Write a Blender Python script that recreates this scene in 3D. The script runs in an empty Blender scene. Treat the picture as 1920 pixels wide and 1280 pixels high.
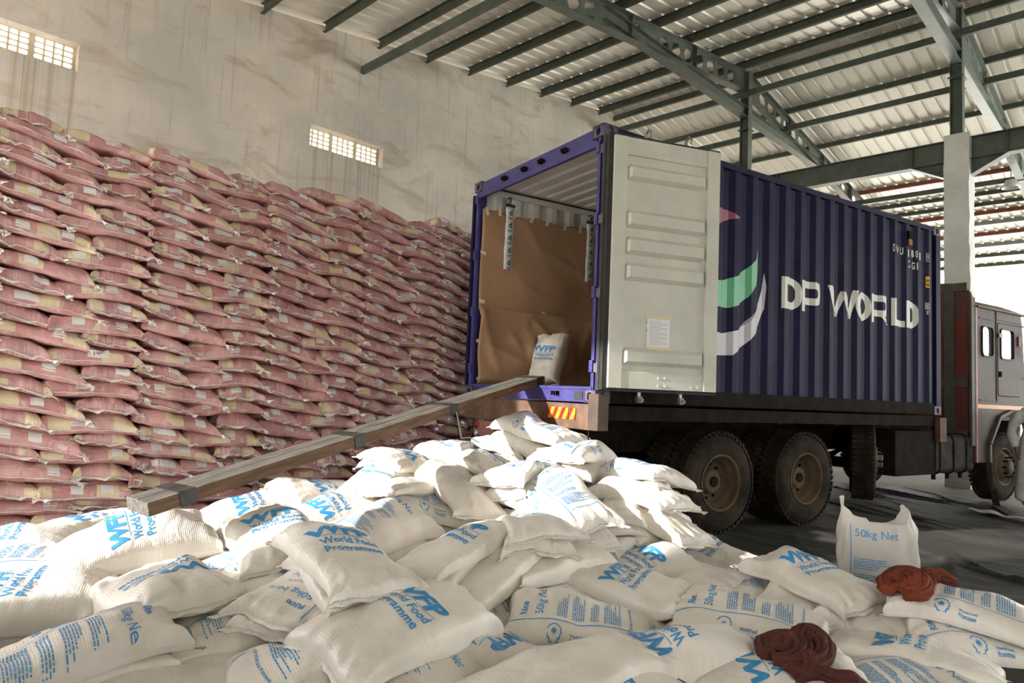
import bpy, bmesh, math, random
import numpy as np
from mathutils import Vector, Matrix, Euler

# ------------------------------------------------------------------ camera, world, light, exposure
SC = bpy.context.scene
COL = SC.collection
CAM_Z = 1.365
F_PX, YAW, PITCH, ROLL = 1284.24, 0.772338679, 0.0731732847, 0.0419096631
_f = Vector((-math.sin(YAW) * math.cos(PITCH), math.cos(YAW) * math.cos(PITCH), math.sin(PITCH)))
_r = Vector((math.cos(YAW), math.sin(YAW), 0))
_u = _r.cross(_f)
_r2 = math.cos(ROLL) * _r + math.sin(ROLL) * _u
_u2 = -math.sin(ROLL) * _r + math.cos(ROLL) * _u
cam_d = bpy.data.cameras.new('camera')
cam_d.sensor_width = 36.0
cam_d.lens = F_PX / 1920 * 36
cam_d.clip_end = 400
cam = bpy.data.objects.new('camera', cam_d)
COL.objects.link(cam)
cam.matrix_world = Matrix(((_r2.x, _u2.x, -_f.x, 0), (_r2.y, _u2.y, -_f.y, 0), (_r2.z, _u2.z, -_f.z, CAM_Z), (0, 0, 0, 1)))
SC.camera = cam

W = bpy.data.worlds.new('world')
SC.world = W
W.use_nodes = True
_bg = W.node_tree.nodes['Background']
_bg.inputs[0].default_value = (1.0, 0.995, 0.965, 1)
_bg.inputs[1].default_value = 4.2

SUN_DIR = Vector((0.372 * 0.95, 0.928 * 0.95, -0.33)).normalized()
sun_d = bpy.data.lights.new('sun', 'SUN')
sun_d.energy = 6.2
sun_d.angle = 0.02
sun_d.color = (1.0, 0.965, 0.90)
sun = bpy.data.objects.new('sun', sun_d)
COL.objects.link(sun)
sun.rotation_euler = SUN_DIR.to_track_quat('-Z', 'Y').to_euler()
sun.location = (-20, -25, 15)

SC.view_settings.view_transform = 'Standard'
SC.view_settings.look = 'None'
SC.view_settings.gamma = 1
SC.view_settings.use_curve_mapping = False
SC.view_settings.exposure = 0.92
try:
    SC.cycles.use_denoising = True
    SC.cycles.sample_clamp_indirect = 6
    SC.cycles.max_bounces = 9
    SC.cycles.diffuse_bounces = 6
except Exception:
    pass

# ------------------------------------------------------------------ helpers
def mat(name, c1, c2=None, scale=6.0, rough=0.55, metal=0.0, bump=0.0, bscale=30.0, detail=6.0, stretch=(1, 1, 1), spec=0.5, coat=0.0, lo=0.38, hi=0.62):
    m = bpy.data.materials.new(name)
    m.use_nodes = True
    nt = m.node_tree
    b = nt.nodes['Principled BSDF']
    b.inputs['Base Color'].default_value = (*c1, 1)
    b.inputs['Roughness'].default_value = rough
    b.inputs['Metallic'].default_value = metal
    b.inputs['Specular IOR Level'].default_value = spec
    b.inputs['Coat Weight'].default_value = coat
    b.inputs['Coat Roughness'].default_value = 0.25
    tc = nt.nodes.new('ShaderNodeTexCoord')
    mp = nt.nodes.new('ShaderNodeMapping')
    mp.inputs['Scale'].default_value = stretch
    nt.links.new(tc.outputs['Object'], mp.inputs['Vector'])
    m['tc'] = 1
    if c2 is not None:
        n = nt.nodes.new('ShaderNodeTexNoise')
        n.inputs['Scale'].default_value = scale
        n.inputs['Detail'].default_value = detail
        n.inputs['Roughness'].default_value = 0.62
        nt.links.new(mp.outputs[0], n.inputs['Vector'])
        r = nt.nodes.new('ShaderNodeValToRGB')
        r.color_ramp.elements[0].position = lo
        r.color_ramp.elements[1].position = hi
        r.color_ramp.elements[0].color = (*c1, 1)
        r.color_ramp.elements[1].color = (*c2, 1)
        nt.links.new(n.outputs['Fac'], r.inputs['Fac'])
        nt.links.new(r.outputs['Color'], b.inputs['Base Color'])
    if bump > 0:
        n2 = nt.nodes.new('ShaderNodeTexNoise')
        n2.inputs['Scale'].default_value = bscale
        n2.inputs['Detail'].default_value = 5
        nt.links.new(mp.outputs[0], n2.inputs['Vector'])
        bp = nt.nodes.new('ShaderNodeBump')
        bp.inputs['Strength'].default_value = bump
        bp.inputs['Distance'].default_value = 0.02
        nt.links.new(n2.outputs['Fac'], bp.inputs['Height'])
        nt.links.new(bp.outputs[0], b.inputs['Normal'])
    return m


def link(o, parent=None):
    COL.objects.link(o)
    if parent is not None:
        o.parent = parent
    return o


def tag(o, label=None, cat=None, group=None, kind=None):
    if label: o['label'] = label
    if cat: o['category'] = cat
    if group: o['group'] = group
    if kind: o['kind'] = kind
    return o


def empty(name, M=None, loc=(0, 0, 0)):
    o = bpy.data.objects.new(name, None)
    o.empty_display_size = 0.1
    COL.objects.link(o)
    if M is not None:
        o.matrix_world = M
    else:
        o.location = loc
    return o


def mesh_obj(name, verts, faces, m, parent=None, smooth=False, uvs=None, mats=None, fm=None):
    me = bpy.data.meshes.new(name)
    me.from_pydata([tuple(map(float, v)) for v in verts], [], faces)
    me.update()
    for mm in (mats or [m]):
        me.materials.append(mm)
    if fm is not None:
        me.polygons.foreach_set('material_index', fm)
    if smooth:
        me.polygons.foreach_set('use_smooth', [True] * len(me.polygons))
    if uvs is not None:
        ul = me.uv_layers.new(name='UVMap')
        idx = np.zeros(len(me.loops), dtype=np.int32)
        me.loops.foreach_get('vertex_index', idx)
        ul.data.foreach_set('uv', np.asarray(uvs, dtype=np.float32)[idx].ravel())
    o = bpy.data.objects.new(name, me)
    return link(o, parent)


class MB:
    """collects simple solids, then links them as one mesh object"""
    def __init__(s):
        s.v = []; s.f = []; s.mi = []; s.cur = 0
    def add(s, vs, fs):
        n = len(s.v)
        s.v += [tuple(v) for v in vs]
        s.f += [tuple(i + n for i in f) for f in fs]
        s.mi += [s.cur] * len(fs)
        return s
    def box(s, x0, x1, y0, y1, z0, z1, M=None):
        vs = [Vector((x, y, z)) for z in (z0, z1) for x, y in ((x0, y0), (x1, y0), (x1, y1), (x0, y1))]
        if M is not None: vs = [M @ v for v in vs]
        return s.add(vs, [(3, 2, 1, 0), (4, 5, 6, 7), (0, 1, 5, 4), (1, 2, 6, 5), (2, 3, 7, 6), (3, 0, 4, 7)])
    def bar(s, a, b, w, h, up=(0, 0, 1)):
        a = Vector(a); b = Vector(b)
        d = (b - a).normalized()
        up = Vector(up)
        x = d.cross(up)
        if x.length < 1e-4: x = d.cross(Vector((1, 0, 0)))
        x.normalize()
        z = x.cross(d).normalized()
        vs = []
        for p in (a, b):
            for sx, sz in ((-1, -1), (1, -1), (1, 1), (-1, 1)):
                vs.append(p + x * sx * w / 2 + z * sz * h / 2)
        return s.add(vs, [(0, 1, 2, 3), (7, 6, 5, 4), (0, 4, 5, 1), (1, 5, 6, 2), (2, 6, 7, 3), (3, 7, 4, 0)])
    def tube(s, pts, r, n=8, cap=True):
        pts = [Vector(p) for p in pts]
        rs = r if isinstance(r, (list, tuple)) else [r] * len(pts)
        vs = []
        ref = Vector((0, 0, 1))
        for i, p in enumerate(pts):
            d = (pts[min(i + 1, len(pts) - 1)] - pts[max(i - 1, 0)]).normalized()
            x = d.cross(ref)
            if x.length < 0.05: x = d.cross(Vector((1, 0, 0)))
            x.normalize()
            y = d.cross(x)
            for k in range(n):
                a = 2 * math.pi * k / n
                vs.append(p + (x * math.cos(a) + y * math.sin(a)) * rs[i])
        fs = []
        for i in range(len(pts) - 1):
            for k in range(n):
                k2 = (k + 1) % n
                fs.append((i * n + k, i * n + k2, (i + 1) * n + k2, (i + 1) * n + k))
        if cap:
            fs.append(tuple(range(n - 1, -1, -1)))
            fs.append(tuple((len(pts) - 1) * n + k for k in range(n)))
        return s.add(vs, fs)
    def cyl(s, c, axis, r, h, n=20, r2=None):
        axis = Vector(axis).normalized(); c = Vector(c)
        return s.tube([c - axis * h / 2, c + axis * h / 2], [r, r if r2 is None else r2], n)
    def prism(s, poly, ext, M=None):
        """poly: list of 3D points, ext: extrusion vector"""
        n = len(poly); e = Vector(ext)
        vs = [Vector(p) for p in poly] + [Vector(p) + e for p in poly]
        if M is not None: vs = [M @ v for v in vs]
        fs = [tuple(range(n - 1, -1, -1)), tuple(range(n, 2 * n))]
        fs += [(i, (i + 1) % n, (i + 1) % n + n, i + n) for i in range(n)]
        return s.add(vs, fs)
    def lathe(s, prof, c, axis='x', n=40):
        """prof: (radius, offset along the axis)"""
        vs = []
        for r, h in prof:
            for k in range(n):
                a = 2 * math.pi * k / n
                p = (h, r * math.cos(a), r * math.sin(a)) if axis == 'x' else (r * math.cos(a), h, r * math.sin(a)) if axis == 'y' else (r * math.cos(a), r * math.sin(a), h)
                vs.append((c[0] + p[0], c[1] + p[1], c[2] + p[2]))
        fs = []
        for i in range(len(prof) - 1):
            for k in range(n):
                k2 = (k + 1) % n
                fs.append((i * n + k, (i + 1) * n + k, (i + 1) * n + k2, i * n + k2))
        return s.add(vs, fs)
    def build(s, name, m, parent=None, smooth=False, bevel=0, mats=None, recalc=True):
        o = mesh_obj(name, s.v, s.f, m, parent, smooth, mats=mats, fm=s.mi if mats else None)
        if recalc:
            bm = bmesh.new(); bm.from_mesh(o.data)
            bmesh.ops.recalc_face_normals(bm, faces=bm.faces)
            bm.to_mesh(o.data); bm.free()
        if bevel:
            b = o.modifiers.new('bevel', 'BEVEL'); b.width = bevel; b.segments = 2; b.limit_method = 'ANGLE'
        return o


ORD = ['', 'first', 'second', 'third', 'fourth', 'fifth', 'sixth', 'seventh', 'eighth', 'ninth', 'tenth', 'eleventh', 'twelfth', 'thirteenth', 'fourteenth', 'fifteenth', 'sixteenth', 'seventeenth', 'eighteenth', 'nineteenth', 'twentieth', 'twenty-first', 'twenty-second', 'twenty-third', 'twenty-fourth', 'twenty-fifth']
# ------------------------------------------------------------------ materials
def fabric_mat(name, base, dust, rough=0.42):
    """woven polypropylene: faint weave and creases from the sack's own UV (metres)"""
    m = bpy.data.materials.new(name); m.use_nodes = True
    nt = m.node_tree; b = nt.nodes['Principled BSDF']; L = nt.links
    b.inputs['Roughness'].default_value = rough
    b.inputs['Sheen Weight'].default_value = 0.15
    uv = nt.nodes.new('ShaderNodeUVMap')
    oi = nt.nodes.new('ShaderNodeObjectInfo')
    add = nt.nodes.new('ShaderNodeVectorMath'); add.operation = 'ADD'
    L.new(uv.outputs[0], add.inputs[0]); 
    mul = nt.nodes.new('ShaderNodeMath'); mul.operation = 'MULTIPLY'; mul.inputs[1].default_value = 13.0
    L.new(oi.outputs['Random'], mul.inputs[0]); L.new(mul.outputs[0], add.inputs[1])
    n = nt.nodes.new('ShaderNodeTexNoise'); n.inputs['Scale'].default_value = 5; n.inputs['Detail'].default_value = 7
    L.new(add.outputs[0], n.inputs['Vector'])
    r = nt.nodes.new('ShaderNodeValToRGB')
    r.color_ramp.elements[0].position = 0.33; r.color_ramp.elements[1].position = 0.62
    r.color_ramp.elements[0].color = (*dust, 1); r.color_ramp.elements[1].color = (*base, 1)
    L.new(n.outputs['Fac'], r.inputs['Fac']); L.new(r.outputs['Color'], b.inputs['Base Color'])
    mp = nt.nodes.new('ShaderNodeMapping'); mp.inputs['Scale'].default_value = (1.5, 1.0, 1)
    L.new(add.outputs[0], mp.inputs['Vector'])
    cr = nt.nodes.new('ShaderNodeTexNoise'); cr.inputs['Scale'].default_value = 7; cr.inputs['Detail'].default_value = 5; cr.inputs['Distortion'].default_value = 0.5
    L.new(mp.outputs[0], cr.inputs['Vector'])
    wv = nt.nodes.new('ShaderNodeTexWave'); wv.inputs['Scale'].default_value = 28; wv.inputs['Distortion'].default_value = 0.6; wv.bands_direction = 'Y'
    L.new(add.outputs[0], wv.inputs['Vector'])
    wx = nt.nodes.new('ShaderNodeTexWave'); wx.inputs['Scale'].default_value = 28; wx.inputs['Distortion'].default_value = 0.6; wx.bands_direction = 'X'
    L.new(add.outputs[0], wx.inputs['Vector'])
    m1 = nt.nodes.new('ShaderNodeMath'); m1.operation = 'MULTIPLY_ADD'; m1.inputs[1].default_value = 0.035
    L.new(wv.outputs['Fac'], m1.inputs[0]); L.new(cr.outputs['Fac'], m1.inputs[2])
    m2 = nt.nodes.new('ShaderNodeMath'); m2.operation = 'MULTIPLY_ADD'; m2.inputs[1].default_value = 0.035
    L.new(wx.outputs['Fac'], m2.inputs[0]); L.new(m1.outputs[0], m2.inputs[2])
    bp = nt.nodes.new('ShaderNodeBump'); bp.inputs['Strength'].default_value = 0.5; bp.inputs['Distance'].default_value = 0.03
    L.new(m2.outputs[0], bp.inputs['Height']); L.new(bp.outputs[0], b.inputs['Normal'])
    return m


M_SACK = fabric_mat('white_woven_plastic', (0.80, 0.76, 0.70), (0.68, 0.63, 0.56))
M_HEM = mat('sack_hem', (0.80, 0.77, 0.71), (0.7, 0.66, 0.6), scale=40, rough=0.5, bump=0.3, bscale=120)
M_INK = mat('blue_ink', (0.035, 0.25, 0.58), (0.06, 0.31, 0.62), scale=30, rough=0.45)
M_INK2 = mat('blue_grey_ink', (0.10, 0.24, 0.40), (0.20, 0.34, 0.48), scale=60, rough=0.5)


def pink_mat():
    m = bpy.data.materials.new('pink_wrapped_sack'); m.use_nodes = True
    nt = m.node_tree; b = nt.nodes['Principled BSDF']; L = nt.links
    N = nt.nodes.new
    def math_(op, a, bb=None, cc=None):
        n = N('ShaderNodeMath'); n.operation = op
        for i, x in enumerate((a, bb, cc)):
            if x is None: continue
            if isinstance(x, (int, float)): n.inputs[i].default_value = x
            else: L.new(x, n.inputs[i])
        return n.outputs[0]
    uv = N('ShaderNodeUVMap'); sp = N('ShaderNodeSeparateXYZ'); L.new(uv.outputs[0], sp.inputs[0])
    oi = N('ShaderNodeObjectInfo'); rnd = oi.outputs['Random']
    p, q = sp.outputs[0], sp.outputs[1]
    # cream printed panels of the inner sack: a block along the length, and bands on the sides
    ph = math_('MULTIPLY', rnd, 7.3)
    f = math_('FRACT', math_('MULTIPLY_ADD', p, 1.9, ph))
    blk = math_('GREATER_THAN', f, 0.66)
    qs = math_('ADD', q, math_('MULTIPLY_ADD', math_('FRACT', math_('MULTIPLY', rnd, 17.0)), 0.16, -0.08))
    band = math_('MULTIPLY', math_('GREATER_THAN', math_('ABSOLUTE', qs), 0.15), 1.0)
    k1 = math_('MULTIPLY', blk, math_('LESS_THAN', math_('ABSOLUTE', math_('SUBTRACT', math_('ABSOLUTE', qs), 0.18)), 0.055))
    thin = math_('MULTIPLY', math_('GREATER_THAN', math_('FRACT', math_('MULTIPLY', rnd, 5.0)), 0.5), math_('GREATER_THAN', math_('MULTIPLY', math_('SINE', math_('MULTIPLY_ADD', q, 21.0, ph)), math_('SINE', math_('MULTIPLY_ADD', p, 5.0, ph))), 0.72))
    mask = math_('MAXIMUM', k1, thin)
    add = N('ShaderNodeVectorMath'); add.operation = 'ADD'; L.new(uv.outputs[0], add.inputs[0]); L.new(ph, add.inputs[1])
    n1 = N('ShaderNodeTexNoise'); n1.inputs['Scale'].default_value = 4; n1.inputs['Detail'].default_value = 5; L.new(add.outputs[0], n1.inputs['Vector'])
    r = N('ShaderNodeValToRGB'); r.color_ramp.elements[0].position = 0.35; r.color_ramp.elements[1].position = 0.68
    r.color_ramp.elements[0].color = (0.46, 0.145, 0.16, 1); r.color_ramp.elements[1].color = (0.70, 0.36, 0.35, 1)
    L.new(n1.outputs['Fac'], r.inputs['Fac'])
    mx = N('ShaderNodeMix'); mx.data_type = 'RGBA'; L.new(mask, mx.inputs['Factor']); L.new(r.outputs['Color'], mx.inputs[6]); mx.inputs[7].default_value = (0.74, 0.61, 0.36, 1)
    # clear outer film: whitish drawn streaks where it wrinkles
    mp = N('ShaderNodeMapping'); mp.inputs['Scale'].default_value = (4, 26, 1); mp.inputs['Rotation'].default_value = (0, 0, 1.15); L.new(add.outputs[0], mp.inputs['Vector'])
    n2 = N('ShaderNodeTexNoise'); n2.inputs['Scale'].default_value = 2.2; n2.inputs['Detail'].default_value = 4; n2.inputs['Distortion'].default_value = 0.8; L.new(mp.outputs[0], n2.inputs['Vector'])
    r2 = N('ShaderNodeValToRGB'); r2.color_ramp.elements[0].position = 0.50; r2.color_ramp.elements[1].position = 0.80
    r2.color_ramp.elements[0].color = (0.14, 0.14, 0.14, 1); r2.color_ramp.elements[1].color = (0.80, 0.80, 0.80, 1)
    L.new(n2.outputs['Fac'], r2.inputs['Fac'])
    mx2 = N('ShaderNodeMix'); mx2.data_type = 'RGBA'; L.new(r2.outputs['Color'], mx2.inputs['Factor']); L.new(mx.outputs[2], mx2.inputs[6]); mx2.inputs[7].default_value = (0.80, 0.70, 0.66, 1)
    L.new(mx2.outputs[2], b.inputs['Base Color'])
    b.inputs['Roughness'].default_value = 0.36
    b.inputs['Coat Weight'].default_value = 0.6; b.inputs['Coat Roughness'].default_value = 0.2
    n3 = N('ShaderNodeTexNoise'); n3.inputs['Scale'].default_value = 3.0; n3.inputs['Detail'].default_value = 3; n3.inputs['Distortion'].default_value = 1.5; L.new(mp.outputs[0], n3.inputs['Vector'])
    bp = N('ShaderNodeBump'); bp.inputs['Strength'].default_value = 0.6; bp.inputs['Distance'].default_value = 0.02
    L.new(n3.outputs['Fac'], bp.inputs['Height']); L.new(bp.outputs[0], b.inputs['Normal'])
    return m


M_PINK = pink_mat()
M_FILM = mat('whitish_plastic_film', (0.90, 0.86, 0.83), (0.80, 0.70, 0.67), scale=30, rough=0.3, bump=0.5, bscale=60, spec=0.6)
M_STICK = mat('grey_white_sticker', (0.82, 0.82, 0.82), (0.66, 0.66, 0.66), scale=120, rough=0.4, stretch=(1, 1, 6))

M_WALL = None
def wall_mat():
    m = bpy.data.materials.new('stained_lime_plaster'); m.use_nodes = True
    nt = m.node_tree; b = nt.nodes['Principled BSDF']; L = nt.links; N = nt.nodes.new
    b.inputs['Roughness'].default_value = 0.85
    tc = N('ShaderNodeTexCoord')
    def noise(sc, det, st, dist=0.0):
        mp = N('ShaderNodeMapping'); mp.inputs['Scale'].default_value = st; L.new(tc.outputs['Object'], mp.inputs['Vector'])
        n = N('ShaderNodeTexNoise'); n.inputs['Scale'].default_value = sc; n.inputs['Detail'].default_value = det; n.inputs['Distortion'].default_value = dist
        n.inputs['Roughness'].default_value = 0.65
        L.new(mp.outputs[0], n.inputs['Vector']); return n.outputs['Fac']
    def ramp(f, a, bpos, ca, cb):
        r = N('ShaderNodeValToRGB'); r.color_ramp.elements[0].position = a; r.color_ramp.elements[1].position = bpos
        r.color_ramp.elements[0].color = ca; r.color_ramp.elements[1].color = cb; L.new(f, r.inputs['Fac']); return r.outputs['Color']
    def mix(f, a, bb, mode='MIX'):
        x = N('ShaderNodeMix'); x.data_type = 'RGBA'; x.blend_type = mode
        if isinstance(f, float): x.inputs['Factor'].default_value = f
        else: L.new(f, x.inputs['Factor'])
        for i, c in ((6, a), (7, bb)):
            if isinstance(c, tuple): x.inputs[i].default_value = c
            else: L.new(c, x.inputs[i])
        return x.outputs[2]
    base = ramp(noise(0.45, 6, (1, 1, 1)), 0.35, 0.65, (0.50, 0.49, 0.45, 1), (0.70, 0.65, 0.57, 1))
    blot = ramp(noise(1.1, 9, (1, 0.55, 1.6), 0.8), 0.52, 0.70, (0, 0, 0, 1), (1, 1, 1, 1))
    c = mix(blot, base, (0.33, 0.25, 0.17, 1))
    x = N('ShaderNodeMix'); x.data_type = 'RGBA'; x.inputs['Factor'].default_value = 0.72; L.new(base, x.inputs[6]); L.new(c, x.inputs[7]); c = x.outputs[2]
    drip = ramp(noise(1.0, 5, (1, 9, 0.35)), 0.56, 0.70, (0, 0, 0, 1), (0.75, 0.75, 0.75, 1))
    c = mix(drip, c, (0.40, 0.33, 0.26, 1))
    sx_ = N('ShaderNodeSeparateXYZ'); L.new(tc.outputs['Object'], sx_.inputs[0])
    def mth(op, a, bb, cc=None):
        n = N('ShaderNodeMath'); n.operation = op
        for i, x in enumerate((a, bb, cc)):
            if x is None: continue
            if isinstance(x, (int, float)): n.inputs[i].default_value = x
            else: L.new(x, n.inputs[i])
        return n.outputs[0]
    under = None
    for ya, yb in ((0.9, 2.3), (6.0, 7.5)):      # rust and rain streaks running down from the two vents
        k = mth('MULTIPLY', mth('GREATER_THAN', sx_.outputs[1], ya), mth('LESS_THAN', sx_.outputs[1], yb))
        under = k if under is None else mth('MAXIMUM', under, k)
    mr = N('ShaderNodeMapRange'); L.new(sx_.outputs[2], mr.inputs[0]); mr.inputs[1].default_value = 3.4; mr.inputs[2].default_value = 5.55
    zf = mth('MULTIPLY', mr.outputs[0], mth('LESS_THAN', sx_.outputs[2], 5.60))
    strk = ramp(noise(1.0, 4, (1, 16, 0.12)), 0.42, 0.62, (0, 0, 0, 1), (1, 1, 1, 1))
    c = mix(mth('MULTIPLY', mth('MULTIPLY', under, zf), mth('MULTIPLY', strk, .8)), c, (0.34, 0.27, 0.19, 1))
    fine = ramp(noise(7, 8, (1, 1, 1)), 0.60, 0.78, (0, 0, 0, 1), (0.35, 0.35, 0.35, 1))
    c = mix(fine, c, (0.36, 0.31, 0.25, 1))
    L.new(c, b.inputs['Base Color'])
    bp = N('ShaderNodeBump'); bp.inputs['Strength'].default_value = 0.35; bp.inputs['Distance'].default_value = 0.03
    L.new(noise(3, 8, (1, 1, 1)), bp.inputs['Height']); L.new(bp.outputs[0], b.inputs['Normal'])
    return m
M_WALL = wall_mat()
M_PILLAR = mat('whitewashed_concrete', (0.80, 0.84, 0.84), (0.68, 0.71, 0.69), scale=1.6, rough=0.85, bump=0.6, bscale=7)
M_ROOF = mat('zinc_sheet', (0.88, 0.86, 0.78), (0.78, 0.76, 0.68), scale=0.9, rough=0.36, metal=0.22, stretch=(1.2, 0.35, 1), bump=0.08, bscale=3)
M_STEEL = mat('green_painted_steel', (0.075, 0.095, 0.078), (0.115, 0.14, 0.115), scale=4, rough=0.42, spec=0.6)
M_STEEL_L = mat('pale_green_painted_steel', (0.22, 0.27, 0.25), (0.28, 0.33, 0.305), scale=4, rough=0.38, spec=0.6)
M_PURL = mat('dark_green_purlin_paint', (0.06, 0.075, 0.055), (0.09, 0.105, 0.08), scale=5, rough=0.5)
M_RUST = mat('red_oxide_primer', (0.22, 0.06, 0.03), (0.30, 0.10, 0.05), scale=5, rough=0.6)
M_NAVY = mat('navy_container_paint', (0.011, 0.011, 0.040), (0.018, 0.017, 0.052), scale=3, rough=0.55, bump=0.05, bscale=20, spec=0.10)
M_BLUE = mat('violet_blue_container_paint', (0.038, 0.034, 0.150), (0.058, 0.052, 0.195), scale=6, rough=0.42, bump=0.08, bscale=30)
M_CREAM = mat('container_inside_paint', (0.60, 0.60, 0.53), (0.53, 0.53, 0.47), scale=2.5, rough=0.5, bump=0.05, bscale=15)
M_WHITEIN = mat('pale_grey_lining_paint', (0.66, 0.66, 0.63), (0.58, 0.58, 0.55), scale=3, rough=0.5)
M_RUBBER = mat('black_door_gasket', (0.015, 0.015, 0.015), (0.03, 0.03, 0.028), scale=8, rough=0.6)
M_DARK = mat('dark_greasy_shaded_steel', (0.008, 0.007, 0.006), (0.018, 0.014, 0.011), scale=6, rough=0.8, bump=0.2, bscale=30, spec=0.08)  # also puts shade into the colour of bottom rails and side locker
M_BUMP = mat('rusty_brown_beam', (0.085, 0.042, 0.026), (0.15, 0.085, 0.055), scale=5, rough=0.7, bump=0.3, bscale=25)
M_TYRE = mat('dusty_tyre_rubber', (0.012, 0.010, 0.007), (0.040, 0.029, 0.017), scale=3, rough=0.9, bump=0.2, bscale=50, spec=0.2)
M_RIM = mat('brown_wheel_rim', (0.07, 0.046, 0.027), (0.115, 0.078, 0.046), scale=4, rough=0.7, spec=.25)
M_PAPER = mat('kraft_paper', (0.34, 0.20, 0.11), (0.38, 0.235, 0.135), scale=2, rough=0.8, bump=0.10, bscale=4)
M_TAPE = mat('masking_tape', (0.62, 0.55, 0.36), (0.70, 0.62, 0.44), scale=20, rough=0.6)
M_PAGE = mat('printed_page', (0.80, 0.82, 0.84), (0.72, 0.74, 0.78), scale=60, rough=0.7, stretch=(1, 1, 8))
M_WOOD_T = mat('weathered_plank_top', (0.060, 0.053, 0.045), (0.14, 0.125, 0.108), scale=5, rough=0.75, stretch=(6, 0.8, 6), bump=0.4, bscale=14)
M_WOOD_S = mat('brown_plank_side', (0.075, 0.040, 0.018), (0.16, 0.085, 0.040), scale=5, rough=0.7, stretch=(6, 0.8, 6), bump=0.4, bscale=14)
M_IRON = mat('black_iron_band', (0.02, 0.02, 0.018), (0.05, 0.045, 0.04), scale=12, rough=0.5, metal=0.3)
M_TARP = mat('black_tarpaulin', (0.028, 0.028, 0.025), (0.062, 0.060, 0.054), scale=1.4, rough=0.75, bump=1.0, bscale=4.5, detail=9, spec=0.2, stretch=(.55, 1.5, 1))
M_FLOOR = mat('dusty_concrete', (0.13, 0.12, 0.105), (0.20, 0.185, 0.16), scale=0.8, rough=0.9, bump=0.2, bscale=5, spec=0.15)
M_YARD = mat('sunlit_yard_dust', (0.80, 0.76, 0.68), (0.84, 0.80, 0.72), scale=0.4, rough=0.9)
M_CLOTH = mat('maroon_cloth', (0.060, 0.013, 0.009), (0.095, 0.022, 0.014), scale=8, rough=0.85, bump=0.3, bscale=60)
M_CLOTH2 = mat('orange_red_cloth', (0.20, 0.036, 0.012), (0.085, 0.018, 0.009), scale=3, rough=0.85, bump=0.3, bscale=60)
M_RED = mat('faded_red_cab_paint', (0.14, 0.016, 0.010), (0.075, 0.03, 0.022), scale=3, rough=0.5)
M_GREYCAB = mat('dented_grey_pink_cab_paint', (0.075, 0.073, 0.064), (0.10, 0.055, 0.047), scale=2.2, rough=0.55, metal=0.0, spec=0.2, bump=0.3, bscale=5)
M_CABROOF = mat('rust_stained_cab_roof', (0.40, 0.32, 0.20), (0.24, 0.13, 0.07), scale=3.5, rough=0.6)
M_ORANGE = mat('orange_paint', (0.70, 0.26, 0.02), rough=0.45)
M_GLASS = bpy.data.materials.new('cab_glass'); M_GLASS.use_nodes = True
_b = M_GLASS.node_tree.nodes['Principled BSDF']; _b.inputs['Transmission Weight'].default_value = 0.9; _b.inputs['Roughness'].default_value = 0.05; _b.inputs['Base Color'].default_value = (0.8, 0.83, 0.8, 1); _b.inputs['IOR'].default_value = 1.02
M_WHITE = mat('white_panel_paint', (0.62, 0.63, 0.58), rough=0.45)
M_GREEN = mat('green_panel_paint', (0.10, 0.42, 0.22), (0.12, 0.46, 0.25), scale=4, rough=0.45)
M_LILAC = mat('pale_lilac_panel_paint', (0.52, 0.50, 0.56), rough=0.45)
M_MAUVE = mat('mauve_panel_paint', (0.26, 0.055, 0.12), rough=0.45)
M_YEL = mat('yellow_notice', (0.80, 0.42, 0.02), rough=0.4)
M_REDREF = mat('red_reflector', (0.45, 0.02, 0.02), rough=0.3)
M_SUIT = mat('white_coverall', (0.60, 0.60, 0.59), (0.50, 0.50, 0.49), scale=6, rough=0.38, bump=0.6, bscale=9)
M_SKIN = mat('brown_skin', (0.16, 0.07, 0.04), (0.20, 0.09, 0.055), scale=8, rough=0.5)
M_HAIR = mat('black_hair', (0.010, 0.008, 0.007), rough=0.6, bump=0.4, bscale=120)
M_STRIP = mat('desiccant_strip_film', (0.66, 0.64, 0.64), (0.55, 0.53, 0.54), scale=25, rough=0.35, bump=0.3, bscale=30)
M_INKB = mat('black_ink', (0.03, 0.03, 0.03), rough=0.5)
M_INKG = mat('dark_green_ink', (0.02, 0.13, 0.07), rough=0.5)
M_LAMP = mat('lamp_reflector', (0.75, 0.76, 0.74), rough=0.3, metal=0.3)
M_RAG = mat('trodden_fabric_strip', (0.42, 0.38, 0.36), (0.30, 0.26, 0.25), scale=5, rough=0.9, bump=0.4, bscale=12)
# ------------------------------------------------------------------ the shed: floor, walls, roof
XW, YR, ZR, SL = -11.0, 14.6, 9.015, 0.14          # gable wall plane, ridge line, ridge height, roof slope
XE = 13.6                                           # last frame line
Y0, Y1 = -1.6, 31.0                                 # front and rear eaves
def roof_z(y, d=0.0): return ZR + d - SL * abs(y - YR)

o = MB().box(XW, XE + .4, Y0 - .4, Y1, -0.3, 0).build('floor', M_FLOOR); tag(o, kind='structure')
o = MB().box(-90, 90, -60, 120, -0.6, -0.08).build('ground', M_YARD); tag(o, kind='structure')

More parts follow.
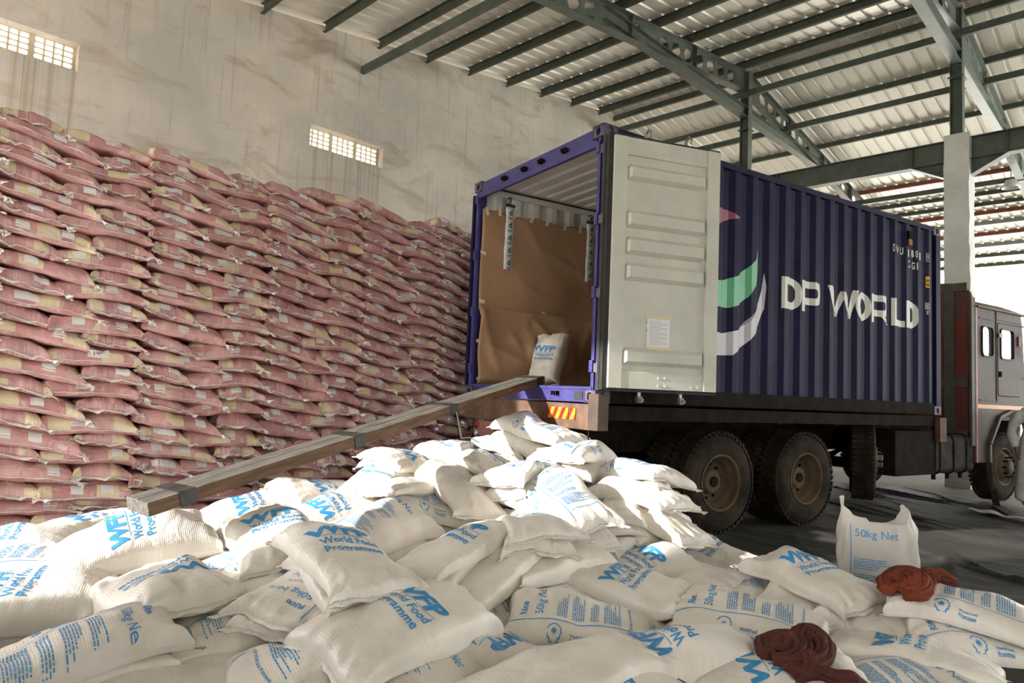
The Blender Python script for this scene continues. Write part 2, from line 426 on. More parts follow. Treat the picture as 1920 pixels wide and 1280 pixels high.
# wall_left: the gable wall, with openings for two window screens
def gable(name, X0, X1, holes, m, y0, y1):
    mb = MB()
    ys = sorted({y0, y1, YR} | {h[0] for h in holes} | {h[1] for h in holes} | {y0 + k * 2.0 for k in range(1, int((y1 - y0) / 2.0))})
    for a, b in zip(ys[:-1], ys[1:]):
        mid = (a + b) / 2
        cuts = sorted([(h[2], h[3]) for h in holes if h[0] <= mid <= h[1]])
        lo = 0.0
        for z0, z1 in cuts + [(None, None)]:
            if z0 is None:
                poly = [(X0, a, lo), (X0, b, lo), (X0, b, roof_z(b, .03)), (X0, a, roof_z(a, .03))]
            else:
                poly = [(X0, a, lo), (X0, b, lo), (X0, b, z0), (X0, a, z0)]
            mb.prism(poly, (X1 - X0, 0, 0))
            lo = z1
    return mb.build(name, m)
WZ0, WZ1 = 5.585, 5.985
WINS = [(0.76, 2.32), (5.92, 7.48)]
wall = gable('wall_left', XW - 0.35, XW, [(a, b, WZ0, WZ1) for a, b in WINS], M_WALL, Y0, Y1); tag(wall, kind='structure')
M_JALI = mat('window_block_concrete', (0.70, 0.62, 0.46), (0.60, 0.52, 0.38), scale=8, rough=0.9)
for i, (a, b) in enumerate(WINS):
    mb = MB()
    xs = XW - 0.24
    w = (b - a) / 3
    for k in range(3):
        ya, yb = a + k * w, a + (k + 1) * w
        mb.box(xs, xs + .06, ya, ya + .035, WZ0, WZ1); mb.box(xs, xs + .06, yb - .035, yb, WZ0, WZ1)
        n, r = 4, 5
        cw, ch = (w - .07) / n, (WZ1 - WZ0) / r
        for j in range(1, n): mb.box(xs, xs + .05, ya + .035 + j * cw - .011, ya + .035 + j * cw + .011, WZ0, WZ1)
        for j in range(0, r + 1):
            zc = WZ0 + j * ch; mb.box(xs + .002, xs + .048, ya, yb, max(WZ0, zc - .009), min(WZ1, zc + .009))
        # rounded cell corners
        for j in range(n):
            for q in range(r):
                y_, z_ = ya + .035 + j * cw, WZ0 + q * ch
                c = .02
                for sy, sz in ((0, 0), (1, 0), (1, 1), (0, 1)):
                    Y_, Z_ = y_ + sy * cw, z_ + sz * ch; dy, dz = (c if sy == 0 else -c) * 1.6, (c if sz == 0 else -c)
                    mb.prism([(xs + .004, Y_, Z_), (xs + .004, Y_ + dy, Z_), (xs + .004, Y_, Z_ + dz)], (.04, 0, 0))
    o = mb.build('window_%d' % (i + 1), M_JALI); tag(o, kind='structure')
    # cream reveal band round the opening
# unseen wall added behind the camera; its two door gaps shape sun and fill
mb = MB()
LIGHT_GAPS = [(-10.4, -5.05, 4.35), (3.2, 9.0, 4.0)]
xs = sorted({XW, XE} | {d[0] for d in LIGHT_GAPS} | {d[1] for d in LIGHT_GAPS})
for a, b in zip(xs[:-1], xs[1:]):
    h = [d[2] for d in LIGHT_GAPS if d[0] <= (a + b) / 2 <= d[1]]
    mb.box(a, b, Y0 - .3, Y0, h[0] if h else 0, roof_z(Y0))
o = mb.build('wall_back_sun_mask', M_WALL); tag(o, kind='structure')

# wall_right_light_block: unseen, added to keep daylight off the lorry side; open farther back
o = gable('wall_right_light_block', XE + .2, XE + .5, [], M_WALL, Y0, 12.0); tag(o, kind='structure')
# roof sheets with trapezoid ribs, one object per slope
def roof(name, ya, yb):
    vs, fs = [], []
    prof = []
    x = XW - .4
    while x < XE + .6:
        prof += [(x, 0), (x + .20, 0), (x + .222, .035), (x + .268, .035), (x + .29, 0)]
        x += .29
    ny = 8
    for j in range(ny + 1):
        y = ya + (yb - ya) * j / ny
        for px_, pz in prof: vs.append((px_, y, roof_z(y) + .09 + pz))
    n = len(prof)
    for j in range(ny):
        for i in range(n - 1): fs.append((j * n + i, j * n + i + 1, (j + 1) * n + i + 1, (j + 1) * n + i))
    o = mesh_obj(name, vs, fs, M_ROOF)
    s = o.modifiers.new('sheet', 'SOLIDIFY'); s.thickness = .004
    return tag(o, kind='structure')
roof('ceiling', Y0 - .8, YR)
roof('ceiling', YR, Y1 + 1.0)

# purlins (C sections) under the sheets
far_red = {4, 6, 8, 9}
pur = [14.28 - 1.17 * k for k in range(14)]
purf = [14.92, 16.75, 18.9, 20.5, 22.3, 23.7, 24.5, 25.2, 26.1, 27.1, 28.2, 29.3, 30.4]
for k, y in enumerate(pur + purf):
    far = k >= len(pur)
    z = roof_z(y) - .0
    m = M_RUST if far and (k - len(pur)) in (4, 7, 9) else (M_PURL if not far or (k - len(pur)) not in (8, 10) else M_STEEL_L)
    mb = MB()
    s = 1 if far else -1
    hb_ = .055 if not far else (.03 if y > 17 else .045)
    mb.box(XW, XE, y - .004, y + .004, z - hb_, z + .08)
    mb.box(XW, XE, y - .004, y + .06 * s if s > 0 else y + .004, z - hb_ - .008, z - hb_) if s > 0 else mb.box(XW, XE, y - .06, y + .004, z - .098, z - .09)
    mb.box(XW, XE, y, y + .06, z + .075, z + .083) if s > 0 else mb.box(XW, XE, y - .06, y, z + .068, z + .076)
    o = mb.build('purlin', m); tag(o, kind='structure')

# castellated rafters, level ties and columns on every frame line
FR = [-7.0, -2.85, 1.3, 5.45, 9.6]
def webstrip(x, ya, yb, depth, pitch=.46):
    """I section following the roof slope with hexagonal openings in its web"""
    vs, fs = [], []
    n = max(1, int(round(abs(yb - ya) / pitch))); w = (yb - ya) / n
    top = lambda y: roof_z(y) - .10
    solid = {0, n - 1, n // 2} | ({n // 4, 3 * n // 4})
    def P(y, h): vs.append((x, y, top(y) - depth * (1 - h))); return len(vs) - 1
    for i in range(n):
        y0 = ya + i * w
        if i in solid:
            fs.append((P(y0, 0), P(y0 + w, 0), P(y0 + w, 1), P(y0, 1))); continue
        a, b, lo, hi = .14 * w, .30 * w, .20, .80
        fs.append((P(y0, 0), P(y0 + w, 0), P(y0 + w - b, lo), P(y0 + b, lo)))
        fs.append((P(y0, 1), P(y0 + b, hi), P(y0 + w - b, hi), P(y0 + w, 1)))
        fs.append((P(y0, 0), P(y0 + b, lo), P(y0 + a, .5), P(y0, .5)))
        fs.append((P(y0, .5), P(y0 + a, .5), P(y0 + b, hi), P(y0, 1)))
        fs.append((P(y0 + w, 0), P(y0 + w, .5), P(y0 + w - a, .5), P(y0 + w - b, lo)))
        fs.append((P(y0 + w, .5), P(y0 + w, 1), P(y0 + w - b, hi), P(y0 + w - a, .5)))
    vs2 = [(v[0] + .008, v[1], v[2]) for v in vs]; N_ = len(vs)
    return vs + vs2, fs + [tuple(i + N_ for i in reversed(f)) for f in fs]
for fi, x in enumerate(FR):
    mm = M_STEEL if fi == 0 else M_STEEL_L
    for (ya, yb) in ((YR - .12, Y0), (YR + .12, Y1 - .5)):
        if fi > 1 and ya < YR: continue
        mb = MB(); D = .46
        v, f = webstrip(x, ya, yb, D); mb.add(v, f)
        for h, t in ((0, .012), (-D, .012)):
            mb.bar((x + .004, ya, roof_z(ya) - .10 + h), (x + .004, yb, roof_z(yb) - .10 + h), .18, t)
        # web stiffeners
        for k in range(1, 7):
            y = ya + (yb - ya) * k / 7; mb.box(x - .07, x + .08, y - .005, y + .005, roof_z(y) - .10 - D, roof_z(y) - .10)
        o = mb.build('rafter', mm, recalc=False); tag(o, kind='structure')
    # level tie beam between the two rafters
    mb = MB()
    ya, yb, z = 9.1, 20.1, 7.96
    for sx in (-.08, .08): pass
    mb.box(x - .006, x + .006, ya, yb, z - .11, z + .11); mb.box(x - .09, x + .09, ya, yb, z - .118, z - .108); mb.box(x - .09, x + .09, ya, yb, z + .108, z + .118)
    mb.prism([(x - .005, ya, z - .1), (x - .005, ya, z + .1), (x - .005, ya - 1.1, roof_z(ya - 1.1) - .56)], (.01, 0, 0))
    mb.prism([(x - .005, yb, z - .1), (x - .005, yb, z + .1), (x - .005, yb + 1.1, roof_z(yb + 1.1) - .56)], (.01, 0, 0))
    o = mb.build('tie_beam', mm, recalc=False); tag(o, kind='structure')
    # steel post on a rough concrete pillar
    mb = MB()
    mb.box(x - .09, x + .09, YR - .008, YR + .008, 6.45, 8.95); mb.box(x - .10, x - .085, YR - .10, YR + .10, 6.45, 8.95); mb.box(x + .085, x + .10, YR - .10, YR + .10, 6.45, 8.95)
    mb.box(x - .13, x + .13, YR - .14, YR + .14, 7.55, 7.58)
    mb.box(x - .17, x + .17, YR - .15, YR + .15, 6.44, 6.46)
    o = mb.build('steel_post', M_STEEL); tag(o, kind='structure')
    bm = bmesh.new()
    bmesh.ops.create_cube(bm, size=1)
    for v in bm.verts: v.co = Vector((x + v.co.x * .40 + .02, YR + v.co.y * .44, 3.22 + v.co.z * 6.44))
    bmesh.ops.subdivide_edges(bm, edges=[e for e in bm.edges if abs(e.verts[0].co.z - e.verts[1].co.z) > 1], cuts=40)
    rr = random.Random(fi)
    for v in bm.verts: v.co.x += rr.uniform(-.010, .010); v.co.y += rr.uniform(-.010, .010)
    me = bpy.data.meshes.new('pillar'); bm.to_mesh(me); bm.free(); me.materials.append(M_PILLAR)
    o = link(bpy.data.objects.new('pillar', me)); tag(o, kind='structure')

# the deep painted beam between the pillars, with haunches, and slim longitudinal braces
for a, b in zip([XW] + FR[:-1], FR):
    mb = MB()
    x0, x1 = (a + .22 if a > XW else a), b - .18
    zt, zb = 6.37, 5.985
    mb.box(x0, x1, YR - .006, YR + .006, zb, zt)
    mb.box(x0, x1, YR - .10, YR + .10, zb - .014, zb); mb.box(x0, x1, YR - .10, YR + .10, zt, zt + .014)
    for xa, s in ((x0, 1), (x1, -1)):
        mb.prism([(xa, YR - .006, zb), (xa, YR - .006, zb - .30), (xa + .55 * s, YR - .006, zb)], (0, .012, 0))
        mb.bar((xa, YR, zb - .31), (xa + .57 * s, YR, zb - .01), .2, .014)
        mb.box(xa + .55 * s - .004, xa + .55 * s + .004, YR - .1, YR + .1, zb, zt)
    o = mb.build('pillar_beam', M_STEEL); tag(o, kind='structure')
for (y, z, x0) in ((14.42, 8.37, XW), (16.6, 8.22, XW), (21.75, 7.5, XW), (6.88, 7.33, XW)):
    mb = MB()
    mb.box(x0, XE, y - .004, y + .004, z - .065, z + .065); mb.box(x0, XE, y - .004, y + .07, z - .071, z - .065); mb.box(x0, XE, y - .004, y + .07, z + .065, z + .071)
    o = mb.build('brace_rail', M_STEEL); tag(o, kind='structure')
# high-bay lamp
lt = empty('hanging_lamp', loc=(-2.95, 21.1, 7.1))
tag(lt, 'white high-bay lamp hanging under the roof beyond the pillar', 'lamp')
mb = MB().lathe([(.03, .22), (.12, .20), (.16, .08), (.21, 0.0), (.20, -.005), (.14, .07), (.05, .12)], (0, 0, 0), 'z', 24)
mb.build('lamp_shade', M_LAMP, lt, smooth=True)
MB().tube([(0, 0, .2), (0, 0, .68)], .012).build('hanger_rod', M_STEEL, lt)
# ------------------------------------------------------------------ sacks that settle on what lies under them
class HF:
    def __init__(s, x0, x1, y0, y1, res=0.025):
        s.x0, s.y0, s.res = x0, y0, res
        s.a = np.zeros((int((x1 - x0) / res) + 2, int((y1 - y0) / res) + 2))
    def sample(s, x, y):
        fx = np.clip((x - s.x0) / s.res, 0, s.a.shape[0] - 1.001); fy = np.clip((y - s.y0) / s.res, 0, s.a.shape[1] - 1.001)
        i = fx.astype(int); j = fy.astype(int); a = fx - i; b = fy - j
        A = s.a
        return A[i, j] * (1 - a) * (1 - b) + A[i + 1, j] * a * (1 - b) + A[i, j + 1] * (1 - a) * b + A[i + 1, j + 1] * a * b
    def put(s, X, Y, Z):
        for _ in range(2):
            X, Y, Z = up2(X), up2(Y), up2(Z)
        i = np.clip(np.rint((X - s.x0) / s.res).astype(int), 0, s.a.shape[0] - 1)
        j = np.clip(np.rint((Y - s.y0) / s.res).astype(int), 0, s.a.shape[1] - 1)
        np.maximum.at(s.a, (i.ravel(), j.ravel()), Z.ravel())


def up2(A):
    n, m = A.shape
    B = np.empty((2 * n - 1, m)); B[::2] = A; B[1::2] = (A[1:] + A[:-1]) / 2
    C = np.empty((2 * n - 1, 2 * m - 1)); C[:, ::2] = B; C[:, 1::2] = (B[:, 1:] + B[:, :-1]) / 2
    return C


def blur(A, k):
    for _ in range(k):
        P = np.pad(A, ((1, 1), (0, 0)), 'edge'); A = (P[:-2] + 2 * P[1:-1] + P[2:]) / 4
        P = np.pad(A, ((0, 0), (1, 1)), 'edge'); A = (P[:, :-2] + 2 * P[:, 1:-1] + P[:, 2:]) / 4
    return A


def sack(hf, cx, cy, yaw, L, Wd, T, nu=56, nv=36, rigid=0.6, rng=None, wr=1.0, up=0.62, flat=False, eu=0.32, ev=0.36, ears=0.07, lim=0.06, ztar=None, waist=0.0, slope=0.2, wedge=0.0):
    """a filled sack lying on the height field: dict with 'top' and 'bot' grids (nu, nv, 3)"""
    u = np.linspace(-1, 1, nu); v = np.linspace(-1, 1, nv)
    U, V = np.meshgrid(u, v, indexing='ij')
    sx, sy = np.sin(np.pi * U / 2), np.sin(np.pi * V / 2)
    cu, cv = np.maximum(np.cos(np.pi * U / 2), 0), np.maximum(np.cos(np.pi * V / 2), 0)
    px = L / 2 * sx * (1 - ears + ears * np.abs(sy) ** 6)
    py = Wd / 2 * sy * (0.84 + 0.16 * np.abs(sx) ** 6)
    ph = rng.uniform(0, 6.28, 12)
    px = px + wr * 0.012 * np.sin(5 * sy + ph[0]) * np.abs(sx) ** 3
    py = py + wr * 0.012 * np.sin(4 * sx + ph[1]) * np.abs(sy) ** 3
    t = T * cu ** eu * cv ** ev
    # contents are never even: low lumps, and pleats that run in from the stitched ends
    lump = 1 + wr * (0.07 * np.sin(3.1 * sx + ph[2]) * np.cos(2.7 * sy + ph[3]) + 0.05 * np.sin(6.3 * sx + 3 * sy + ph[4]))
    t = t * lump * (1 - waist * np.exp(-((sx - .12 * math.sin(ph[5])) / .13) ** 2))
    c, s = math.cos(yaw), math.sin(yaw)
    if wedge:      # contents settled towards the uphill side of the pile, whose face falls to the south-east
        t = t * (1 + wedge * np.clip((-.698 * (px * c - py * s) + .716 * (px * s + py * c)) / .36, -1, 1))
    X = cx + px * c - py * s
    Y = cy + px * s + py * c
    H = np.zeros_like(X) if flat else hf.sample(X, Y)
    if flat:
        M = (1 - up) * t
    else:
        lowpart = (1 - up) * t
        w = (np.abs(sx) < 0.8) & (np.abs(sy) < 0.8)
        Hm = np.median(H[w])
        A = np.stack([px[w], py[w], np.ones(w.sum())], 1)
        co = np.linalg.lstsq(A, np.clip(H[w], Hm - lim * 2, Hm + lim), rcond=None)[0]
        PH = np.clip(co[0], -.25, .25) * px + np.clip(co[1], -.25, .25) * py + co[2]
        H = np.minimum(H, PH + lim)          # never climbs up the side of a taller neighbour
        G = H + lowpart
        A = np.stack([px[w], py[w], np.ones(w.sum())], 1)
        co = np.linalg.lstsq(A, G[w], rcond=None)[0]
        co[:2] = np.clip(co[:2], -slope, slope)
        P = co[0] * px + co[1] * py + co[2]
        P = P + np.percentile((G - P)[w], 52)
        P = P - wr * 0.028 * (np.abs(sx) ** 4 + 0.6 * np.abs(sy) ** 4)
        Mf = blur(np.maximum(G, P - 0.16), 9)
        M = rigid * P + (1 - rigid) * Mf
        for _ in range(5):
            M = np.maximum(M, G - 0.012)
            M = blur(M, 2)
        M = np.maximum(M, H + 0.004)
        if ztar is not None:
            ex = float((M + up * t)[nu // 2, nv // 2]) - ztar
            if ex > 0: M = M - min(ex, .06); H = H - .07
    rip = (np.sin(16 * sy + ph[5]) * 0.6 + np.sin(29 * sy + ph[6] + 2 * sx) * 0.4) * np.abs(sx) ** 3.2 * cv ** 0.3
    rip2 = (np.sin(13 * sx + ph[7] + sy) * 0.5 + np.sin(31 * sx + ph[8]) * 0.5) * np.abs(sy) ** 3 * cu ** 0.3
    cr = np.exp(-((sx * math.cos(ph[9]) + sy * math.sin(ph[9]) - 0.5 * math.sin(ph[10])) / 0.07) ** 2) * -0.8
    for q in range(4):
        a_ = ph[9] + 1.1 * q; s1 = sx * math.cos(a_) + sy * math.sin(a_) - .6 * math.sin(ph[10] + 2 * q); s2 = -sx * math.sin(a_) + sy * math.cos(a_) - .5 * math.cos(ph[11] + 3 * q)
        cr = cr - .7 * np.exp(-(s1 / .055) ** 2 - (s2 / .5) ** 2)
    cr = cr + .5 * np.sin(7 * sx + 5 * sy + ph[3]) * np.sin(6 * sy - 4 * sx + ph[4])
    d = wr * (0.013 * rip + 0.006 * rip2 + 0.0065 * cr) * np.minimum(1, t / (0.4 * T + 1e-9))
    Zt = M + up * t + d
    Zb = M - (1 - up) * t
    if not flat:
        Zt = np.maximum(Zt, H + 0.006)
        hf.put(X, Y, Zt)
    return dict(top=np.stack([X, Y, Zt], -1), bot=np.stack([X, Y, Zb], -1), L=L, W=Wd, px=px, py=py, cx=cx, cy=cy, yaw=yaw, u=u, v=v, ears=ears)


def fill_pile(hf, items, rng, on_sack):
    """items: (key, x, y, yaw, target height of the top, L, W). Lays extra sacks where a listed one would hang in the air."""
    for key, x, y, yaw, z, L, Wd in items:
        k = 0
        while True:
            c, s = math.cos(yaw), math.sin(yaw)
            gx = np.array([a * c - b * s for a in (-.2, 0, .2) for b in (-.12, 0, .12)]); gy = np.array([a * s + b * c for a in (-.2, 0, .2) for b in (-.12, 0, .12)])
            h = float(np.mean(hf.sample(x + gx, y + gy)))
            gap = z - 0.17 - h
            if gap > 0.085 and k < 6:
                T = min(0.19, max(0.12, gap if gap < 0.24 else gap / max(1, round(gap / 0.17))))
                jx, jy = rng.uniform(-.03, .03, 2)
                on_sack(None, sack(hf, x + jx, y + jy, yaw + rng.uniform(-.12, .12), 0.78, 0.49, T, rng=rng, rigid=.74, slope=.17, wedge=.22))
                k += 1
            else:
                break
        T = min(0.21, max(0.12, z - h))
        on_sack(key, sack(hf, x, y, yaw, L, Wd, T, rng=rng, ztar=z, rigid=.74, slope=.17, lim=.05, wedge=.30))
# id, x, y, heading, height of its top, printed face (A: WFP, B: small print, C: both, P: plain), end where the print is upright, label
PILE_DATA = [
    ('b28', -2.293, 4.643, 0.51, 0.15, 'B', 'A', 'white rice sack with ruled small print, low between raised sacks near the wheel'),
    ('b28b', -2.566, 4.488, -0.007, 0.15, 'P', 'A', 'white sack peeking out low beside the wheel-side lettered sacks'),
    ('b2', -3.086, 1.132, 1.445, 0.17, 'P', 'B', 'white sack end showing under the corner sack that carries large initials and small print'),
    ('b38', -0.921, 3.632, 1.073, 0.17, 'B', 'B', 'white rice sack at the very bottom, right of the maroon cloth'),
    ('b30', -1.781, 4.676, 1.613, 0.17, 'A', 'B', 'white sack reading a long blue word, under the raised lettered sack near the open bag'),
    ('b34', -1.323, 4.774, 1.379, 0.17, 'A', 'B', 'white sack under the sack that carries the orange-red cloth, a long blue word half covered'),
    ('b37', -0.825, 4.787, 0.649, 0.17, 'B', 'A', 'white rice sack with a block of print, under the front of the orange cloth sack'),
    ('b35', -1.002, 4.001, 0.199, 0.22, 'A', 'A', 'long white lettered sack in the right front, between maroon cloth and orange cloth'),
    ('26h', -3.183, 5.095, 0.96, 0.22, 'P', 'A', 'plain white sack at the bottom of the tall column beside the wheel'),
    ('b20', -2.391, 1.88, 1.354, 0.25, 'B', 'B', 'white rice sack reading 50kg Net, at the bottom beside the sideways-lettered sack'),
    ('b22', -2.791, 3.109, 1.223, 0.25, 'B', 'B', 'white rice sack with paragraphs of small print, between two middle lettered sacks'),
    ('b23', -2.36, 3.036, 0.621, 0.25, 'B', 'A', 'white rice sack with emblem and 50kg Net inverted, in the middle of the front rows'),
    ('b18', -3.242, 1.58, 1.429, 0.25, 'B', 'B', 'white rice sack with slanted small print, under the corner of the big middle lettered sack'),
    ('b33', -1.38, 3.18, 0.927, 0.25, 'A', 'A', 'white lettered sack under the maroon cloth'),
    ('b25', -2.797, 4.228, 1.261, 0.27, 'A', 'B', 'white sack with large partly inverted initials, at the foot of the tall sack column'),
    ('b27', -2.703, 5.116, 0.114, 0.27, 'A', 'A', 'white lettered sack lying nearest to the rear truck wheels'),
    ('b31', -1.721, 3.735, 0.39, 0.27, 'B', 'A', 'long white sack with round emblem and striped print, before the low sacks'),
    ('b19', -2.71, 1.682, 1.408, 0.27, 'B', 'B', 'white rice sack covered with long paragraphs, at the bottom of the picture'),
    ('b40', -1.747, 2.304, 1.194, 0.27, 'A', 'B', 'white lettered sack cut off by the bottom edge, beside the plain bulging sack'),
    ('b24', -2.445, 3.665, 0.187, 0.28, 'A', 'A', 'white sack with a second blue misprint over its letters'),
    ('b21', -2.377, 2.343, 0.32, 0.28, 'A', 'B', 'crease-necked white sack with large large initials turned sideways'),
    ('b41', -1.849, 2.274, 1.381, 0.29, 'P', 'B', 'plain bulging white sack at the bottom centre without print'),
    ('b4a', -5.795, 1.075, 1.131, 0.3, 'A', 'A', 'white sack with a long blue word against the pink stack, cut by the picture edge'),
    ('b4b', -5.045, 1.01, 0.944, 0.3, 'B', 'A', 'white rice sack with faint small print, cut by the picture edge, behind a lettered sack'),
    ('b5b', -6.048, 1.618, 1.811, 0.3, 'A', 'A', 'white sack poking out behind the sack that carries the plank'),
    ('b32', -1.767, 2.967, 1.072, 0.3, 'A', 'A', 'wide white sack with large initials inverted, before the maroon cloth'),
    ('b36', -0.899, 4.811, 0.161, 0.31, 'B', 'A', 'white sack under the orange-red cloth'),
    ('b3', -4.244, 0.849, 1.057, 0.32, 'A', 'A', 'white sack with a long blue word running sideways, cut by the picture edge'),
    ('b6', -4.821, 1.559, 2.892, 0.33, 'B', 'A', 'white sack reading Rice upside down, directly under the plank-end sack'),
    ('b29', -1.727, 4.721, -0.341, 0.33, 'A', 'A', 'raised white lettered sack beside the open standing bag'),
    ('b1', -3.309, 0.836, 1.505, 0.33, 'C', 'B', 'big corner white sack with large initials, ruled line, Rice and 50kg Net'),
    ('b13', -2.92, 3.409, 1.442, 0.36, 'P', 'A', 'plain white sack under the sack stacked at the foot of the mound'),
    ('b17', -3.654, 1.893, 1.984, 0.36, 'A', 'B', 'white sack reading a long blue word, half under the centre lettered sacks'),
    ('b8', -4.085, 1.901, 1.767, 0.36, 'B', 'A', 'white rice sack with a ruled line, behind the upside-down lettered sack'),
    ('b14', -2.972, 2.876, 1.756, 0.36, 'P', 'A', 'narrow plain white sack end with a bright hem, below the sideways lettered sack'),
    ('26f', -3.165, 4.482, 1.702, 0.36, 'P', 'A', 'plain white sack with pleated end, low on the near side of the column'),
    ('26g', -3.067, 4.854, 1.371, 0.38, 'P', 'A', 'plain white sack second from the bottom of the column beside the wheel'),
    ('b16', -3.158, 1.889, 2.137, 0.4, 'B', 'A', 'stubby white sack with inverted Rice and 50kg, wedged under a lettered sack'),
    ('m15', -5.689, 2.749, 1.409, 0.4, 'A', 'A', 'white lettered sack behind the plank-side sacks, first in the back row'),
    ('b7', -3.665, 1.321, 3.129, 0.42, 'A', 'A', 'white sack with large initials upside down, alone on top in the front left'),
    ('b15', -2.532, 1.955, 1.625, 0.42, 'A', 'B', 'big white lettered sack in the middle front with wide drooping corners'),
    ('m16', -5.6, 3.373, 1.664, 0.48, 'A', 'A', 'white lettered sack in the back row under the plank'),
    ('m13', -4.132, 2.946, 1.678, 0.48, 'B', 'B', 'white rice sack with paragraphs across, behind the two top lettered sacks'),
    ('m12', -4.644, 2.884, 1.562, 0.5, 'A', 'A', 'white sack with emblem and print behind the centre lettered sacks'),
    ('m14', -4.254, 3.581, 1.019, 0.5, 'B', 'A', 'white sack with round emblem at the foot of the mound'),
    ('m11', -4.475, 4.072, 1.42, 0.5, 'P', 'A', 'plain sunlit white sack at the bottom of the mound'),
    ('b11', -3.192, 2.836, 1.659, 0.5, 'A', 'B', 'top white sack with small blue lettering running down its side'),
    ('26d', -3.342, 4.431, 0.568, 0.5, 'A', 'A', 'white sack with a blue print edge, mid height of the column'),
    ('b5', -4.474, 1.457, 1.454, 0.52, 'A', 'A', 'white lettered sack that carries the lower end of the plank'),
    ('26e', -3.04, 4.818, -0.02, 0.53, 'P', 'A', 'plain white sack jutting towards the wheel, mid height of the column'),
    ('b9', -3.891, 2.026, -0.227, 0.55, 'A', 'A', 'sunlit white lettered sack just past the lower end of the plank'),
    ('b12', -3.112, 3.408, -0.479, 0.57, 'A', 'A', 'white lettered sack leaning at the foot of the mound column'),
    ('b10', -3.006, 1.97, -0.16, 0.58, 'A', 'A', 'top white lettered sack in the centre with its corner pointing to the camera'),
    ('m9', -4.507, 3.487, 1.735, 0.62, 'P', 'B', 'plain sunlit white sack at the back of the mound, lower layer'),
    ('m10', -4.202, 3.805, -0.3, 0.66, 'P', 'A', 'plain sunlit white sack with loose pale ends, in the middle of the mound'),
    ('m8', -5.04, 3.548, 2.033, 0.67, 'A', 'B', 'white sack reading large initials at the back end of the mound, nearest to the plank'),
    ('26b', -3.167, 4.773, -0.046, 0.68, 'P', 'A', 'plain white sack under the outermost emblem sack of the mound'),
    ('26c', -3.362, 4.047, -0.25, 0.69, 'B', 'A', 'white rice sack with stitched front hem, on the near face of the mound'),
    ('m5', -5.06, 3.928, 1.743, 0.78, 'A', 'A', 'white sack with a tied pale end on the far side of the mound'),
    ('m6', -4.519, 4.328, 1.886, 0.81, 'A', 'B', 'white lettered sack on the far side of the mound, below the topmost ones'),
    ('m7', -3.893, 4.236, 1.692, 0.81, 'B', 'A', 'white sack with Rice and a round emblem, upper near side of the mound'),
    ('26a', -3.35, 5.039, -0.157, 0.82, 'B', 'A', 'white sack with round emblem, outermost on the mound towards the wheel'),
    ('m4', -4.953, 4.433, 1.863, 0.9, 'B', 'A', 'small-looking white sack with a round emblem, farthest on the mound'),
    ('m3', -3.845, 4.825, 1.822, 0.95, 'B', 'A', 'white sack with drooping front corner directly under the topmost sack'),
    ('m2', -4.675, 4.885, 1.991, 0.96, 'B', 'A', 'white sack reading Rice directly behind the topmost sack'),
    ('m1', -4.269, 4.819, -0.009, 1.11, 'B', 'A', 'topmost white sack of the mound with emblem and stitched hem'),
]
# ------------------------------------------------------------------ blue print for the white sacks (plan coordinates: p along the sack, q across it)
def text_geo(s, size, bold=0.0, xs=1.0, shear=0.0, align='LEFT'):
    c = bpy.data.curves.new('t', 'FONT'); c.body = s; c.size = size; c.offset = bold; c.shear = shear; c.align_x = align; c.resolution_u = 3
    o = bpy.data.objects.new('t', c); COL.objects.link(o)
    bpy.context.view_layer.update()
    me = bpy.data.meshes.new_from_object(o.evaluated_get(bpy.context.evaluated_depsgraph_get()))
    v = [(q.co.x * xs, q.co.y) for q in me.vertices]; f = [tuple(p.vertices) for p in me.polygons]
    bpy.data.objects.remove(o); bpy.data.curves.remove(c); bpy.data.meshes.remove(me)
    return v, f

